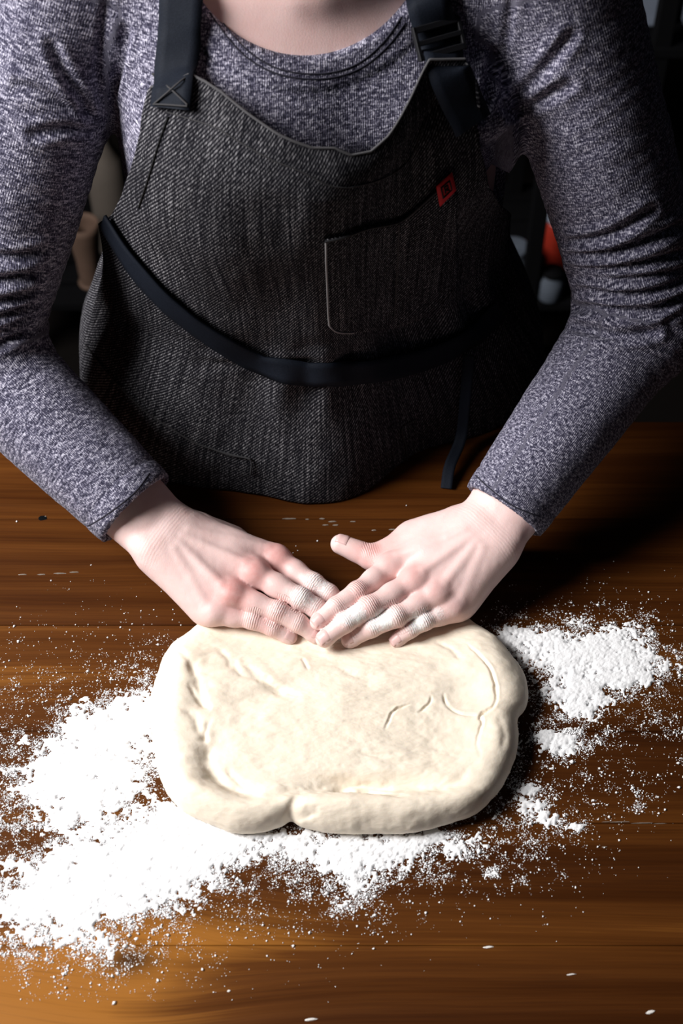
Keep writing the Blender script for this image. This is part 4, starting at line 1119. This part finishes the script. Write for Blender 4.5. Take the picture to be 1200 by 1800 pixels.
xp = [PYY(1170, 60, RY)[0], PYY(938, 470, RY)[0], -0.62, 1.0]
for x_ in sorted(xp):
    for y_ in (RY + .02, RY + .34):
        me = box_mesh('post', (x_-.014, y_-.014, 0), (x_+.014, y_+.014, 1.5), .002); parent_keep(link('post', me, M_STEEL), rack)
for z_ in (ZL, ZU, 1.22):
    for k_ in range(6):
        y_ = RY + .002 + k_*.062
        me = box_mesh('shelf_slat', (-.64, y_, z_-.018), (1.02, y_+.05, z_), .002); parent_keep(link('shelf_slat', me, M_STEEL), rack)
def on_shelf(px_, py_, z, y): p = PYY(px_, py_, y); return (p[0], y, z)
# red pot with a pale lid standing on a grey glass jar's shelf
x_, y_, _ = on_shelf(985, 430, ZL, RY + .14)
obj_parts('small red enamel pot with pale lid beside the bent sweater elbow', 'pot', 'lidded_pot', (x_, y_, ZL), [
    ('pot_body', lathe([(.0005, 0), (.050, 0), (.056, .010), (.058, .06), (.056, .105), (.052, .108), (.0005, .108)]), M_REDC),
    ('lid', lathe([(.0005, .109), (.056, .109), (.057, .116), (.045, .130), (.018, .138), (.0005, .138)]), M_LIDW),
    ('lid_knob', lathe([(.0005, .138), (.008, .138), (.012, .150), (.008, .158), (.0005, .159)], 16), M_LIDW),
    ('handle', tube([(.057, 0, .085), (.078, -.006, .084), (.082, -.012, .075), (.078, -.006, .066), (.057, 0, .065)], .006), M_LIDW)])
x_, y_, _ = on_shelf(897, 490, ZL, RY + .06)
obj_parts('grey ceramic jug on the low dark shelf beside the black apron', 'jug', 'ceramic_jug', (x_, y_, ZL), [
    ('jug_body', lathe([(.0005, 0), (.024, 0), (.034, .014), (.036, .04), (.028, .065), (.024, .078), (.027, .088), (.024, .089), (.0005, .08)]), M_GLASSY),
    ('handle', tube([(-.026, 0, .075), (-.050, 0, .070), (-.054, 0, .045), (-.034, 0, .028)], .0045), M_GLASSY)])
x_, y_, _ = on_shelf(968, 500, ZL, RY + .02)
obj_parts('narrow grey glass jar in front of the small red pot', 'jar', 'glass_jar', (x_, y_, ZL), [
    ('jar_body', lathe([(.0005, 0), (.020, 0), (.023, .006), (.023, .045), (.018, .052), (.018, .056), (.0005, .056)]), M_GLASSY),
    ('lid', lathe([(.0005, .056), (.0195, .056), (.0195, .064), (.0005, .065)]), M_STEEL)])
def crate(px_, py_, y_, wx, wy, h_, label, mat):
    x0 = PYY(px_, py_, y_)[0]; t = thing('storage_box', label, 'box', (x0, y_, ZU), 'storage boxes on the upper shelf')
    link('box_body', box_mesh('box_body', (-wx/2, -wy/2, 0), (wx/2, wy/2, h_), .006), mat, t)
    link('lid', box_mesh('lid', (-wx/2-.004, -wy/2-.004, h_), (wx/2+.004, wy/2+.004, h_+.018), .005), mat, t)
crate(1118, 20, RY + .12, .085, .12, .10, 'blue-grey storage box at the top edge, left of the black post', M_BLUEB)
crate(1222, 40, RY + .12, .070, .12, .065, 'blue-grey storage box at the top right corner, right of the black post', M_BLUEB)
x_, y_, _ = on_shelf(1205, 95, ZL, RY + .2)
# tan and beige things seen between the sleeve and the waist
x_, y_, _ = on_shelf(150, 430, ZL, RY + .06)
obj_parts('small tan turned wooden cup seen between sleeve and apron skirt', 'cup', 'wooden_cup', (x_, y_, ZL), [
    ('cup_body', lathe([(.0005, 0), (.020, 0), (.021, .006), (.022, .06), (.027, .10), (.030, .125), (.030, .140), (.027, .140), (.026, .125), (.022, .07), (.0005, .06)]), M_TAN),
    ('foot_ring', lathe([(.0005, -.0002), (.024, -.0002), (.025, .004), (.022, .008), (.0005, .008)]), M_TAN)])
x_, y_, _ = on_shelf(196, 360, ZL, RY + .16)
obj_parts('tall beige stoneware bottle half hidden behind the apron waist', 'bottle', 'stoneware_bottle', (x_, y_, ZL), [
    ('bottle_body', lathe([(.0005, 0), (.034, 0), (.037, .006), (.037, .17), (.030, .21), (.016, .235), (.015, .275), (.018, .277), (.018, .288), (.0005, .288)]), M_BEIGE),
    ('stopper', lathe([(.0005, .288), (.013, .288), (.014, .305), (.0005, .307)]), M_TAN)])
